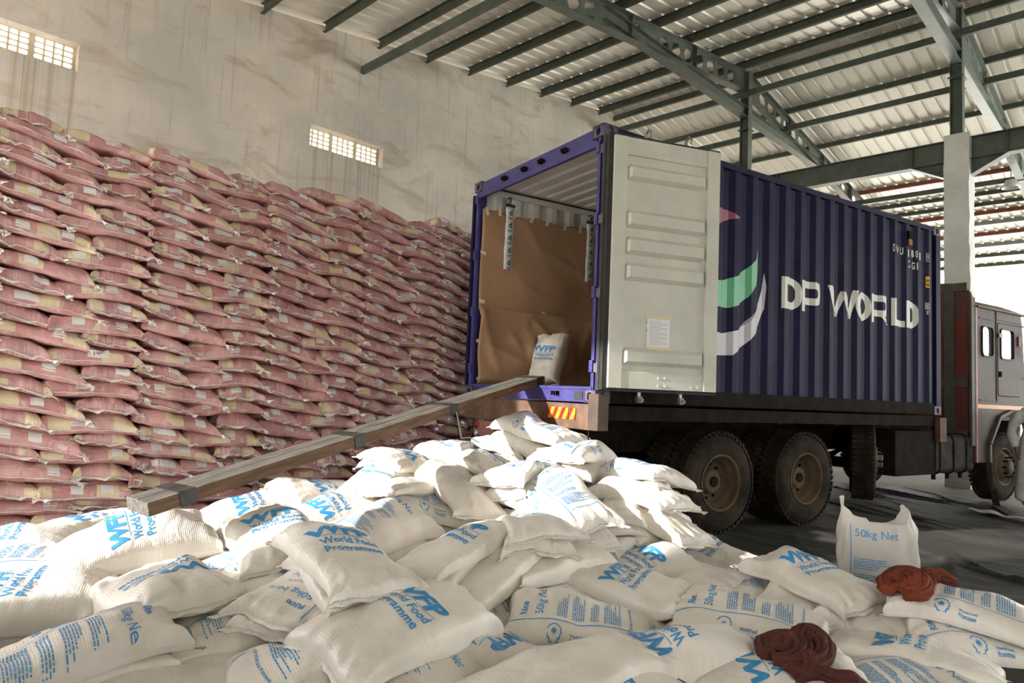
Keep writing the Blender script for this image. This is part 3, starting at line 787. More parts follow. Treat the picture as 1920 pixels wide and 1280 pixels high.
class Print2D:
    """flat ink shapes: x = reading direction, y = up; turned into plan coordinates p = y, q = -x"""
    def __init__(s): s.v = []; s.f = []
    def geo(s, vf, dx=0, dy=0, rot=0):
        v, f = vf; n = len(s.v); c, si = math.cos(rot), math.sin(rot)
        s.v += [(dx + x * c - y * si, dy + x * si + y * c) for x, y in v]; s.f += [tuple(i + n for i in g) for g in f]; return s
    def text(s, t, x, y, size, bold=0, xs=1.0, rot=0, shear=0.0, align='LEFT'): return s.geo(text_geo(t, size, bold, xs, shear, align), x, y, rot)
    def rect(s, x0, x1, y0, y1): return s.geo(([(x0, y0), (x1, y0), (x1, y1), (x0, y1)], [(0, 1, 2, 3)]))
    def lines(s, x, y, n, rng, dy=.0115, w=.24, h=.0055):
        """small print too fine to read: word-long dashes"""
        for k in range(n):
            cx = x; end = x + w * rng.uniform(.45, 1.0)
            while cx < end:
                l = rng.uniform(.008, .03); s.rect(cx, min(cx + l, end), y - k * dy, y - k * dy + h); cx += l + .005
        return s
    def emblem(s, cx, cy, r):
        n = 26
        for k in range(n):
            a = 2 * math.pi * k / n + .1
            if abs(((a - math.pi / 2 + math.pi) % (2 * math.pi)) - math.pi) < .35: continue
            x, y = cx + r * math.cos(a), cy + r * math.sin(a); t = a + math.pi / 2 + (.5 if k % 2 else -.5)
            l, w = r * .30, r * .085
            s.geo(([(-l, 0), (0, -w), (l, 0), (0, w)], [(0, 1, 2, 3)]), x, y, t)
        for k in range(9):
            a = 2 * math.pi * k / 9
            s.geo(([(0, -r * .10), (r * .62, 0), (0, r * .10)], [(0, 1, 2)]), cx, cy, a)
        m = 14
        s.geo(([(r * .34 * math.cos(2 * math.pi * k / m), r * .30 * math.sin(2 * math.pi * k / m)) for k in range(m)], [tuple(range(m))]), cx, cy)
        m = 40; ro, ri = r * 1.32, r * 1.27
        return s
    def finish(s, clip=None, shift=(0, 0), step=.022):
        bm = bmesh.new()
        vv = [bm.verts.new((y + shift[0], -x + shift[1], 0)) for x, y in s.v]
        for f in s.f:
            try: bm.faces.new([vv[i] for i in f])
            except Exception: pass
        bmesh.ops.triangulate(bm, faces=bm.faces[:])
        if clip:
            for co, no in (((clip[0], 0, 0), (-1, 0, 0)), ((clip[1], 0, 0), (1, 0, 0)), ((0, clip[2], 0), (0, -1, 0)), ((0, clip[3], 0), (0, 1, 0))):
                bmesh.ops.bisect_plane(bm, geom=bm.verts[:] + bm.edges[:] + bm.faces[:], plane_co=co, plane_no=no, clear_outer=True)
        a = -.44
        while a < .44:
            bmesh.ops.bisect_plane(bm, geom=bm.verts[:] + bm.edges[:] + bm.faces[:], plane_co=(a, 0, 0), plane_no=(1, 0, 0)); a += step
        a = -.27
        while a < .27:
            bmesh.ops.bisect_plane(bm, geom=bm.verts[:] + bm.edges[:] + bm.faces[:], plane_co=(0, a, 0), plane_no=(0, 1, 0)); a += step
        bm.verts.index_update()
        V = np.array([(v.co.x, v.co.y) for v in bm.verts]); F = [tuple(v.index for v in f.verts) for f in bm.faces]
        bm.free(); return V, F

_rg = random.Random(3)
def fit(vf, x0, x1, y0, h):
    V = np.array(vf[0]); lo, hi = V.min(0), V.max(0)
    return ((V - [lo[0], 0]) / [hi[0] - lo[0], 1] * [x1 - x0, h] + [x0, y0]).tolist(), vf[1]
def wfp(dx=0.0, dy=0.0):
    P = Print2D()
    P.geo(fit(text_geo('WFP', 1.0, .045, shear=.1), -.175, .165, .035, .125), dx, dy)
    P.rect(-.115 + dx, .165 + dx, .020 + dy, .0235 + dy)
    P.geo(fit(text_geo('World Food', 1.0, .018), -.14, .165, -.040, .068), dx, dy)
    P.geo(fit(text_geo('Programme', 1.0, .018), -.14, .165, -.105, .068), dx, dy)
    return P
DES_A = wfp().finish((-.42, .42, -.25, .25), (.03, 0))
def info(P, x0, rg):
    P.rect(x0, x0 + .005, -.36, .40).text('Rice', x0 + .03, .28, .052, .0012).text('50kg Net', x0 + .03, .19, .062, .0002)
    P.lines(x0 + .03, .11, 5, rg, w=.22); P.lines(x0 + .03, .03, 6, rg, w=.26); P.lines(x0 + .03, -.07, 4, rg, w=.24); P.lines(x0 + .03, -.14, 8, rg, w=.27)
    P.text('NOT FOR SALE OR EXCHANGE', x0 + .03, -.28, .0165, .0005)
    P.emblem(x0 - .06, .12, .036).text('World Food', x0 - .075, .04, .017, .0004, rot=-1.57).text('Programme', x0 - .093, .04, .017, .0004, rot=-1.57)
    return P
DES_B = info(Print2D(), -.13, _rg).finish((-.42, .42, -.25, .25))
PC = info(Print2D(), -.02, _rg)
PC2 = wfp()
_a = PC.finish((-.42, .42, -.25, .06)); _b2 = PC2.finish((-.42, .42, .02, .25), (.0, .24))
DES_C = (np.vstack([_a[0], _b2[0]]), _a[1] + [tuple(i + len(_a[0]) for i in f) for f in _b2[1]])
DES = {'A': DES_A, 'B': DES_B, 'C': DES_C}


def on_surface(sk, P, lift, flip=False):
    """plan points on the sack's upper skin"""
    top = sk['top']; nu, nv = top.shape[:2]
    p = P[:, 0] * (-1 if flip else 1); q = P[:, 1] * (-1 if flip else 1)
    sy = np.clip(q / (sk['W'] / 2 * .88), -.995, .995)
    sx = np.clip(p / (sk['L'] / 2 * (1 - sk['ears'] + sk['ears'] * np.abs(sy) ** 6)), -.995, .995)
    sy = np.clip(q / (sk['W'] / 2 * (.84 + .16 * np.abs(sx) ** 6)), -.995, .995)
    U = (np.arcsin(sx) * 2 / np.pi + 1) / 2 * (nu - 1); Vv = (np.arcsin(sy) * 2 / np.pi + 1) / 2 * (nv - 1)
    i = np.clip(U.astype(int), 0, nu - 2); j = np.clip(Vv.astype(int), 0, nv - 2); a = (U - i)[:, None]; b = (Vv - j)[:, None]
    S = lambda G: G[i, j] * (1 - a) * (1 - b) + G[i + 1, j] * a * (1 - b) + G[i, j + 1] * (1 - a) * b + G[i + 1, j + 1] * a * b
    if 'nrm' not in sk:
        du = np.gradient(top, axis=0); dv = np.gradient(top, axis=1); n = np.cross(du, dv)
        sk['nrm'] = n / (np.linalg.norm(n, axis=-1, keepdims=True) + 1e-9)
    return S(top) + S(sk['nrm']) * lift


def sack_mesh(sk, name, m, parent=None):
    top, bot = sk['top'], sk['bot']; nu, nv = top.shape[:2]
    vs = np.vstack([top.reshape(-1, 3), bot.reshape(-1, 3)])
    N_ = nu * nv
    I = np.arange(N_).reshape(nu, nv)
    a, b, c, d = I[:-1, :-1].ravel(), I[1:, :-1].ravel(), I[1:, 1:].ravel(), I[:-1, 1:].ravel()
    fs = list(map(tuple, np.stack([a, b, c, d], 1).tolist())) + list(map(tuple, (np.stack([a, d, c, b], 1) + N_).tolist()))
    uv = np.tile(np.stack([sk['px'].ravel(), sk['py'].ravel()], 1), (2, 1)); uv[N_:, 1] += .6
    o = mesh_obj(name, vs, fs, m, parent, smooth=True, uvs=uv)
    bm = bmesh.new(); bm.from_mesh(o.data)
    bmesh.ops.remove_doubles(bm, verts=[v for v in bm.verts if v.is_boundary], dist=.0006)
    bm.to_mesh(o.data); bm.free()
    return o


def hem(sk, end, parent, m, w=.022, name='stitched_hem', rng=None, wave=1.0):
    """flat stitched strip that sticks out of one end"""
    top, bot = sk['top'], sk['bot']
    e = -1 if end > 0 else 0
    k = -2 if end > 0 else 1
    E = (top[e] + bot[e]) / 2; I = (top[-4 if end > 0 else 3] + bot[-4 if end > 0 else 3]) / 2
    D = E - I; D[:, 2] *= .5; D = D / (np.linalg.norm(D, axis=1, keepdims=True) + 1e-9)
    n = len(E); t = np.linspace(-1, 1, n)
    ph = rng.uniform(0, 6.28)
    wv = wave * .006 * np.sin(11 * t + ph) + wave * .004 * np.sin(23 * t + ph * 2)
    ww = (w * (1 + .25 * np.sin(5 * t + ph)) + .02 * wave * np.abs(t) ** 8)[:, None]
    A = E - D * .012; B = E + D * ww; B[:, 2] += wv
    A1, A2 = A.copy(), A.copy(); A1[:, 2] += .003; A2[:, 2] -= .003
    B1, B2 = B.copy(), B.copy(); B1[:, 2] += .003; B2[:, 2] -= .003
    vs = np.vstack([A1, B1, B2, A2]); fs = []
    for i in range(n - 1):
        for r in range(4):
            r2 = (r + 1) % 4; fs.append((r * n + i, r * n + i + 1, r2 * n + i + 1, r2 * n + i))
    fs += [(0, n, 2 * n, 3 * n), (n - 1, 4 * n - 1, 3 * n - 1, 2 * n - 1)]
    return mesh_obj(name, vs, fs, m, parent, smooth=True)


def root_shift(sk, o_list, root):
    """express the meshes relative to the thing's root position"""
    c = Vector((sk['cx'], sk['cy'], float(sk['bot'][..., 2].min())))
    root.location = c
    for o in o_list:
        o.data.transform(Matrix.Translation(-c))


def white_sack(sk, face, flip, label, group, rng):
    root = empty('rice_sack')
    parts = [sack_mesh(sk, 'sack_body', M_SACK, root)]
    parts.append(hem(sk, 1, root, M_HEM, rng=rng)); parts.append(hem(sk, -1, root, M_HEM, rng=rng))
    if face in DES:
        V, F = DES[face]
        P = on_surface(sk, V, .0022, flip)
        o = mesh_obj('blue_print', P, F if not flip else F, M_INK, root); parts.append(o)
    root_shift(sk, parts, root)
    tag(root, label, 'sack', group)
    return root


# ------------------------------------------------------------------ the pile of white sacks
PILE = sorted(PILE_DATA, key=lambda r: r[4])
hfp = HF(-8, 1.5, -1, 8.5)
META = {r[0]: r for r in PILE}
prng = np.random.default_rng(7)
hrng = np.random.default_rng(11)
n_fill = [0]
SKP = {}
def put_white(key, sk):
    if key is None:
        n_fill[0] += 1
        white_sack(sk, 'P', False, 'white sack of the lower layers, mostly buried under the other white sacks', 'buried white sacks of the pile', hrng)
    else:
        r = META[key]; SKP[key] = sk
        white_sack(sk, r[5], r[6] == 'A', r[7], 'white food aid sacks of the pile', hrng)
fill_pile(hfp, [(r[0], r[1], r[2], r[3], r[4], .84, .53) for r in PILE], prng, put_white)

# ------------------------------------------------------------------ the wall-high stack of pink wrapped sacks
hfs = HF(-9, -6.2, -1.2, 9.5)
srng = np.random.default_rng(5); sr = random.Random(5)
BL = [-.22, 1.0, 2.22, 3.42, 4.62, 5.82, 7.02]  # first block, almost out of view, added to keep a sun streak off the stack
ROWS = [22, 22, 22, 22, 22, 22]
def pink_sack(y0, y1, cross, row, col, T, dx=0.0, dz=0.0):
    ln = y1 - y0
    if cross: L_, W_, yaw = .76, ln + .05, 0.0 + srng.uniform(-.03, .03)
    else: L_, W_, yaw = ln + .07, .50, math.pi / 2 + srng.uniform(-.035, .035)
    xf = -7.0 + dx + srng.uniform(-.035, .03)
    cx = xf - (L_ / 2 if cross else W_ / 2); cy = (y0 + y1) / 2 + srng.uniform(-.02, .02)
    sk = sack(hfs, cx, cy, yaw, L_, W_, T * srng.uniform(.95, 1.05), nu=30, nv=20, rigid=.72, rng=srng, wr=1.15, up=.58, lim=.03, eu=.40, ev=.44, waist=0 if cross else srng.uniform(.1, .26))
    root = empty('wrapped_sack')
    parts = [sack_mesh(sk, 'sack_body', M_PINK, root)]
    if cross:
        parts.append(hem(sk, 1, root, M_FILM, w=.045, name='film_hem', rng=hrng, wave=2.2))
    else:
        parts.append(hem(sk, 1, root, M_FILM, w=.045, name='film_hem', rng=hrng, wave=2.5))
        if sr.random() < .7:      # film seam that runs along the visible long side
            t_, b_ = sk['top'][2:-2, 0], sk['bot'][2:-2, 0]
            E = (t_ + b_) / 2; n = len(E); tt = np.linspace(-1, 1, n); out = np.zeros_like(E); out[:, 0] = .030 + .010 * np.sin(9 * tt + row); 
            s_ = 1 if E[n // 2][0] > sk['cx'] else -1
            if s_ < 0: t_, b_ = sk['top'][2:-2, -1], sk['bot'][2:-2, -1]; E = (t_ + b_) / 2
            A = E.copy(); A[:, 0] -= .012; B = E + out; B[:, 2] += .004 * np.sin(17 * tt + col) - .006
            vs = np.vstack([A + [0, 0, .0025], B + [0, 0, .0025], B - [0, 0, .0025], A - [0, 0, .0025]]); fs = []
            for i in range(n - 1):
                for r in range(4):
                    r2 = (r + 1) % 4; fs.append((r * n + i, r * n + i + 1, r2 * n + i + 1, r2 * n + i))
            parts.append(mesh_obj('film_seam', vs, fs, M_FILM, root, smooth=True))
    # loose knotted film at the outer corner
    c = (sk['top'][-1, 0] + sk['bot'][-1, 0]) / 2; c2 = (sk['top'][-1, -1] + sk['bot'][-1, -1]) / 2
    cc = c if c[0] > c2[0] else c2
    if cross and sr.random() < .5: cc = c if c[1] > c2[1] else c2
    vs, fs = [], []
    nn = 9; rr = sr.uniform(.012, .026)
    for i in range(4):
        for k in range(nn):
            a = 2 * math.pi * k / nn; r_ = rr * (.35 + .3 * i) * (1 + .45 * math.sin(3 * a + row + i))
            vs.append((cc[0] - .012 + .014 * i, cc[1] + r_ * math.cos(a) + .010 * i, cc[2] + r_ * .75 * math.sin(a) - .006 * i * i * .6))
    for i in range(3):
        for k in range(nn): fs.append((i * nn + k, i * nn + (k + 1) % nn, (i + 1) * nn + (k + 1) % nn, (i + 1) * nn + k))
    fs.append(tuple(range(nn)))
    parts.append(mesh_obj('film_knot', vs, fs, M_FILM, root))
    # pale stickers on the visible side
    if not cross or sr.random() < .5:
        for k in range(1 if sr.random() < .45 else 2):
            if cross: pc, qc, dp, dq = L_ / 2 * .90, sr.uniform(-.10, .10) , .035, .055
            else: pc, qc, dp, dq = sr.uniform(-.8, .8) * L_ / 2 * .7, -W_ / 2 * .80, .05, .033
            g = 5
            PP = np.array([(pc + dp * (2 * a / (g - 1) - 1), qc + dq * (2 * b / (g - 1) - 1)) for a in range(g) for b in range(g)])
            FF = [(a * g + b, (a + 1) * g + b, (a + 1) * g + b + 1, a * g + b + 1) for a in range(g - 1) for b in range(g - 1)]
            parts.append(mesh_obj('sticker', on_surface(sk, PP, .003), FF, M_STICK, root))
    root_shift(sk, parts, root)
    if col < 2: lab = 'pink sack, %s course up, %s one of the block cut off by the edge' % (ORD[row + 1], ORD[col + 1])
    else: lab = 'pink plastic-wrapped sack, %s course up from the floor, %s along from the near end' % (ORD[row + 1], ORD[col - 1])
    tag(root, lab, 'sack', 'pink sacks of the tall stack')

for bi in range(6):
    y0, y1 = BL[bi], BL[bi + 1]
    n = ROWS[bi]
    for row in range(25):
        T = .178
        lng = .745
        side = (row + bi) % 2
        cutA, cutB = (y0 + lng + .0, None)
        segs = [(y0, y0 + lng, False), (y0 + lng, y1, True)] if side == 0 else [(y0, y1 - lng, True), (y1 - lng, y1, False)]
        for si, (a, b, cross) in enumerate(segs):
            mid = (a + b) / 2
            top_h = np.interp(mid, [-.3, 1.0, 1.3, 1.45, 1.6, 2.0, 2.2, 2.5, 2.67, 3.29, 3.88, 4.07, 4.57, 5, 6.2, 7], [3.9, 3.90, 3.85, 3.70, 3.68, 3.76, 3.58, 3.66, 3.58, 3.70, 3.48, 3.60, 3.88, 3.80, 3.80, 3.8])
            hh = float(hfs.sample(np.array([-7.25]), np.array([mid]))[0])
            if hh > top_h - .08: continue
            back = max(0, (row - 18)) * -.03
            pink_sack(a, b, cross, row, bi * 2 + si, T, dx=back - .02 * (bi % 2))
o = MB().box(-10.6, -7.62, -.1, 9.0, 0, 3.3).build('sack_stack_core', M_PINK)
tag(o, 'pink sacks packed behind the front of the tall stack, hidden from view', 'sacks', None, 'stuff')
for k, (y, z0, tilt) in enumerate([(1.05, 3.36, .2), (1.9, 3.36, .1), (4.15, 3.34, .0), (4.6, 3.34, -.1), (5.2, 3.34, 0), (6.0, 3.34, .05)]):
    pass
# ------------------------------------------------------------------ the container on the lorry (local frame: x to its right side, y forwards, z up; origin at the rear right bottom corner)
CA = 0.238319958
MC = Matrix.Translation((-3.75323895, 4.94856803, CAM_Z - 0.07282997)) @ Matrix.Rotation(-CA, 4, 'Z')
CW, CL, CH = 2.438, 6.058, 2.591
cont = empty('shipping_container', MC)
tag(cont, 'open navy shipping container with big white lettering, standing on the lorry', 'container')

def casting(name, x0, y0, z0, sx, sy, sz):
    """corner casting: hollow steel block with oval holes in its outer faces"""
    mb = MB(); t = .028
    x1, y1, z1 = x0 + .162, y0 + .178, z0 + .118
    def plate(o, u, v, w, h, n):
        o, u, v, n = map(Vector, (o, u, v, n))
        k = 16; ring = []
        for i in range(k):
            a = 2 * math.pi * (i + .5) / k
            ring.append(o + u * (w / 2 + .032 * math.cos(a)) + v * (h / 2 + (.030 * math.sin(a) + (.010 if math.sin(a) > 0 else -.010))))
        cor = []
        for i in range(k):
            a = 2 * math.pi * (i + .5) / k; c_, s_ = math.cos(a), math.sin(a); f = min(w / 2 / max(abs(c_), 1e-6), h / 2 / max(abs(s_), 1e-6))
            cor.append(o + u * (w / 2 + c_ * f) + v * (h / 2 + s_ * f))
        # snap true corners
        for (cx, cy) in ((0, 0), (w, 0), (w, h), (0, h)):
            P = o + u * cx + v * cy; j = min(range(k), key=lambda q: (cor[q] - P).length); cor[j] = P
        vs = ring + cor + [p - n * t for p in ring] + [p - n * t for p in cor]
        fs = []
        for i in range(k):
            j = (i + 1) % k
            fs += [(i, j, k + j, k + i), (i, 2 * k + i, 2 * k + j, j), (2 * k + i, 3 * k + i, 3 * k + j, 2 * k + j)]
        mb.add(vs, fs)
    X, Y, Z = Vector((1, 0, 0)), Vector((0, 1, 0)), Vector((0, 0, 1))
    plate((x0, y0 if sy < 0 else y1, z0), X, Z, .162, .118, (0, -1 if sy < 0 else 1, 0))
    plate((x1 if sx > 0 else x0, y0, z0), Y, Z, .178, .118, (1 if sx > 0 else -1, 0, 0))
    mb.box(x0, x1, y0, y1, z1 - .02, z1) if sz > 0 else mb.box(x0, x1, y0, y1, z0, z0 + .02)
    mb.box(x0 + .02, x1 - .02, y0 + .02, y1 - .02, z0 + .005 if sz > 0 else z1 - .02, z0 + .02 if sz > 0 else z1 - .005)
    if sy < 0: mb.box(x0, x1, y1 - .02, y1, z0, z1)
    else: mb.box(x0, x1, y0, y0 + .02, z0, z1)
    if sx > 0: mb.box(x0, x0 + .02, y0, y1, z0, z1)
    else: mb.box(x1 - .02, x1, y0, y1, z0, z1)
    return mb.build(name, M_CAST, cont, recalc=True)
M_CAST = mat('worn_casting_paint', (0.055, 0.05, 0.13), (0.13, 0.10, 0.11), scale=12, rough=0.55, bump=0.2, bscale=40)
for sx in (-1, 1):
    for sy in (-1, 1):
        for sz in (-1, 1):
            casting('corner_casting', -CW if sx < 0 else -.162, 0 if sy < 0 else CL - .178, 0 if sz < 0 else CH - .118, sx, sy, sz)
# posts, header, sill, rails
for x0, x1 in ((-CW, -CW + .05), (-.05, 0)):
    MB().box(x0 + .004, x1 - .004, 0.03, .15, .118, CH - .118).build('rear_post', M_BLUE, cont, bevel=.004)
for x0, x1, in ((-CW + .05, -CW + .09), (-.09, -.05)):
    mb = MB().box(x0, x1, 0.012, .05, .118, CH - .118)
    for k in range(4):
        z = .28 + k * .68; mb.box(x0 - .004, x1 + .004, -.010, .05, z, z + .11)
    mb.build('hinge_strip', M_BLUE, cont, bevel=.003)
for x0, x1 in ((-CW, -CW + .12), (-.12, 0)):
    MB().box(x0, x1, CL - .12, CL, .118, CH - .118).build('front_post', M_NAVY, cont, bevel=.004)
hd = MB().box(-CW + .162, -.162, .008, .09, CH - .135, CH - .022).box(-CW + .1, -.1, .0, .045, CH - .205, CH - .135).build('door_header', M_BLUE, cont, bevel=.004)
for x in (-1.723, -1.314, -.99, -.581):
    mb = MB(); z = CH - .108
    mb.cyl((x, -.006, z), (1, 0, 0), .010, .075, 8)
    for dx in (-.032, 0, .032):
        mb.box(x + dx - .006, x + dx + .006, -.032, .008, z - .022, z + .016)
        mb.prism([(x + dx - .005, -.032, z - .02), (x + dx - .005, -.046, z + .012), (x + dx - .005, -.03, z + .028)], (.010, 0, 0))
    mb.build('lock_keeper', M_DARK, hd)
sl = MB().box(-CW + .162, -.162, .008, .12, 0.004, .148).box(-CW + .06, -.06, .0, .03, .120, .150).build('door_sill', M_BLUE, cont, bevel=.004)
for x in (-1.87, -.60):
    mb = MB(); z = .085
    mb.cyl((x, -.006, z), (1, 0, 0), .010, .085, 8)
    for dx in (-.036, 0, .036): mb.box(x + dx - .007, x + dx + .007, -.032, .008, z - .026, z + .016)
    mb.build('lock_keeper', M_DARK, sl)
for x in (-2.20, -.24): MB().box(x - .075, x + .055, .002, .012, .03, .105).build('sill_pocket', M_RUBBER, sl)
for x0, x1 in ((-CW + .004, -CW + .05), (-.05, -.004)):
    MB().box(x0, x1, .178, CL - .178, CH - .075, CH - .012).build('top_rail', M_NAVY, cont)
mb = MB().box(-.055, -.006, .178, CL - .178, .004, .158).box(-.10, -.006, .178, CL - .178, .004, .012)
mb.build('bottom_rail', M_DARK, cont)  # near-black colour holds the shade on the rail
MB().box(-CW + .006, -CW + .055, .178, CL - .178, .004, .158).build('bottom_rail', M_DARK, cont)
# corrugated sides: x offset of the skin as a function of y
PITCH = .281; OUT, INN = -.010, -.046
def side_x(y):
    f = ((y - .146) / PITCH) % 1.0
    a, b, c = .26, .50, .76      # outer flat | slope in | inner flat | slope out
    if f < a: return OUT
    if f < b: return OUT + (INN - OUT) * (f - a) / (b - a)
    if f < c: return INN
    return INN + (OUT - INN) * (f - c) / (1 - c)
def breaks(y0, y1):
    out = [y0]
    k = int((y0 - .146) / PITCH) - 1
    while .146 + k * PITCH < y1:
        for f in (0, .26, .50, .76):
            y = .146 + (k + f) * PITCH
            if y0 + 1e-5 < y < y1 - 1e-5: out.append(y)
        k += 1
    return sorted(out) + [y1]
BY = breaks(.15, CL - .12)
def corr_side(name, m, mirror, z0, z1, inset=0.0):
    vs = []
    for y in BY:
        x = side_x(y) - inset; x = -CW - x if mirror else x
        vs += [(x, y, z0), (x, y, z1)]
    fs = [(2 * i, 2 * i + 2, 2 * i + 3, 2 * i + 1) for i in range(len(BY) - 1)]
    return mesh_obj(name, vs, fs, m, cont)
corr_side('side_wall', M_NAVY, False, .15, CH - .07)
corr_side('inner_lining', M_WHITEIN, False, .15, CH - .07, .004)
corr_side('side_wall', M_NAVY, True, .15, CH - .07)
corr_side('inner_lining', M_WHITEIN, True, .15, CH - .07, .004)
MB().box(-CW + .05, -.05, CL - .07, CL - .05, .12, CH - .05).build('front_wall', M_WHITEIN, cont)
# roof sheet with pressed cross ribs
vs, fs = [], []; ys = [.09]
y = .30
while y < CL - .15:
    ys += [y, y + .03, y + .11, y + .14]; y += .21
ys.append(CL - .03)
zz = [0] + [0, -.020, -.020, 0] * ((len(ys) - 2) // 4) + [0]
for yy, dz in zip(ys, zz):
    for x, k in ((-CW + .03, 0), (-CW + .16, 0), (-CW + .20, 1), (-.20, 1), (-.16, 0), (-.03, 0)): vs.append((x, yy, CH - .018 + dz * k))
for i in range(len(ys) - 1):
    for k in range(5): fs.append((i * 6 + k, i * 6 + k + 1, i * 6 + k + 7, i * 6 + k + 6))
o = mesh_obj('roof_sheet', vs, fs, M_WHITEIN, cont); s_ = o.modifiers.new('sheet', 'SOLIDIFY'); s_.thickness = .004
MB().box(-CW + .055, -CW + .115, .1, CL - .1, CH - .115, CH - .055).build('inner_top_rail', M_WHITEIN, cont, bevel=.006)
M_PLY = mat('container_floor_plywood', (0.28, 0.17, 0.09), (0.20, 0.12, 0.07), scale=6, rough=0.7, stretch=(6, .6, 1))
MB().box(-CW + .05, -.05, .12, CL - .06, .122, .150).build('floor_board', M_PLY, cont)
# vent box and rusty patch near the top front
mb = MB().box(-.006, .022, 5.215, 5.30, 2.31, 2.42).build('air_vent', M_DARK, cont, bevel=.004)
MB().box(-.004, .016, 5.222, 5.30, 2.225, 2.315).build('rust_patch', mat('flaking_rust', (0.40, 0.20, 0.09), (0.14, 0.06, 0.04), scale=40, rough=.8), cont)

# lettering and marks that follow the corrugation
def on_side(vf, box, name, m, parent, native=None):
    """vf: 2D (x along the side, y up) fitted into box (y0, y1, z0, z1)"""
    V = np.array(vf[0]); F = vf[1]
    if native is None:
        lo, hi = V.min(0), V.max(0)
        V = (V - lo) / (hi - lo) * [box[1] - box[0], box[3] - box[2]] + [box[0], box[2]]
    bm = bmesh.new(); vv = [bm.verts.new((0, p[0], p[1])) for p in V]
    for f in F:
        try: bm.faces.new([vv[i] for i in f])
        except Exception: pass
    bmesh.ops.triangulate(bm, faces=bm.faces[:])
    for y in BY: bmesh.ops.bisect_plane(bm, geom=bm.verts[:] + bm.edges[:] + bm.faces[:], plane_co=(0, y, 0), plane_no=(0, 1, 0))
    for v in bm.verts: v.co.x = side_x(v.co.y) + .003
    for f in bm.faces:
        f.normal_update()
        if f.normal.x < 0: f.normal_flip()
    me = bpy.data.meshes.new(name); bm.to_mesh(me); bm.free(); me.materials.append(m)
    return link(bpy.data.objects.new(name, me), parent)
def glyph(ch, bold=.03): return text_geo(ch, 1.0, bold)
def block_letter(ch, y0, y1, z0, z1, s=.082):
    """wide heavy capitals built from strokes of width s"""
    V, F = [], []
    def poly(p): n = len(V); V.extend(p); F.append(tuple(range(n, n + len(p))))
    def R_(a, b, c, d): poly([(a, c), (b, c), (b, d), (a, d)])
    def bowl(a, b, c, d, r):      # band round the right-hand side, from (a, d) to (a, c)
        out = [(a, d)] + [(b - r + r * math.cos(t), d - r + r * math.sin(t)) for t in [math.pi / 2 * (1 - k / 8) for k in range(9)]] + [(b - r + r * math.cos(t), c + r + r * math.sin(t)) for t in [-math.pi / 2 * k / 8 for k in range(9)]] + [(a, c)]
        q = max(r - s, .02)
        inn = [(a, d - s)] + [(b - s - q + q * math.cos(t), d - s - q + q * math.sin(t)) for t in [math.pi / 2 * (1 - k / 8) for k in range(9)]] + [(b - s - q + q * math.cos(t), c + s + q + q * math.sin(t)) for t in [-math.pi / 2 * k / 8 for k in range(9)]] + [(a, c + s)]
        for i in range(len(out) - 1): poly([out[i], out[i + 1], inn[i + 1], inn[i]])
    h, w, m = z1 - z0, y1 - y0, (y0 + y1) / 2
    if ch == 'L': R_(y0, y0 + s, z0, z1); R_(y0 + s, y1, z0, z0 + s)
    if ch == 'D': R_(y0, y0 + s, z0, z1); bowl(y0 + s, y1, z0, z1, min(h, w) * .46)
    if ch in 'PR': R_(y0, y0 + s, z0, z1); bowl(y0 + s, y1 - (.03 if ch == 'R' else 0), z0 + h * .24, z1, h * .34)
    if ch == 'R': poly([(m + .0, z0 + h * .26), (m + s * .9, z0 + h * .26), (y1, z0), (y1 - s * 1.05, z0)])
    if ch == 'O':
        n = 36; P = lambda k, f: (m + (w / 2 - f) * math.cos(2 * math.pi * k / n), (z0 + z1) / 2 + (h / 2 - f) * math.sin(2 * math.pi * k / n))
        for k in range(n): poly([P(k, 0), P(k + 1, 0), P(k + 1, s), P(k, s)])
    if ch == 'W':
        xs = [y0, y0 + w * .27, m, y0 + w * .73, y1]; zs = [z1, z0, z1 - h * .12, z0, z1]
        for i in range(4):
            a, b = (xs[i], zs[i]), (xs[i + 1], zs[i + 1]); k_ = s * .5
            poly([(a[0] - k_ + (k_ if i == 0 else 0), a[1]), (a[0] + k_ + (k_ if i == 0 else 0), a[1]), (b[0] + k_ - (k_ if i == 3 else 0), b[1]), (b[0] - k_ - (k_ if i == 3 else 0), b[1])])
    return on_side((V, F), None, 'letter', M_WHITE, cont, native=1)
for ch, b in (('D', (2.64, 2.98)), ('P', (2.985, 3.365)), ('W', (3.49, 4.11)), ('O', (4.058, 4.38)), ('R', (4.39, 4.815)), ('L', (4.875, 5.18)), ('D', (5.197, 5.49))):
    block_letter(ch, b[0], b[1], 1.13, 1.49)
def word(s, y0, y1, z0, z1, m=M_WHITE, bold=.02, name='marking'): return on_side(glyph(s, bold), (y0, y1, z0, z1), name, m, cont)
for ch, ya, yb, za in (('D', 4.897, 4.923, 2.10), ('W', 4.947, 5.055, 2.085), ('U', 5.105, 5.161, 2.09), ('1', 5.237, 5.258, 2.075), ('8', 5.38, 5.433, 2.095), ('8', 5.452, 5.484, 2.093), ('1', 5.517, 5.542, 2.07)): word(ch, ya, yb, za, za + .10)
for ch, ya, yb in (('2', 5.24, 5.34), ('G', 5.393, 5.445), ('1', 5.468, 5.484)): word(ch, ya, yb, 1.933, 2.03)
word('9', 5.74, 5.76, 2.10, 2.175)
def frame2d(y0, y1, z0, z1, t):
    V = [(y0, z0), (y1, z0), (y1, z1), (y0, z1), (y0 + t, z0 + t), (y1 - t, z0 + t), (y1 - t, z1 - t), (y0 + t, z1 - t)]
    return V, [(0, 1, 5, 4), (1, 2, 6, 5), (2, 3, 7, 6), (3, 0, 4, 7)]
on_side(frame2d(5.727, 5.772, 2.08, 2.195, .006), None, 'marking', M_WHITE, cont, native=1)
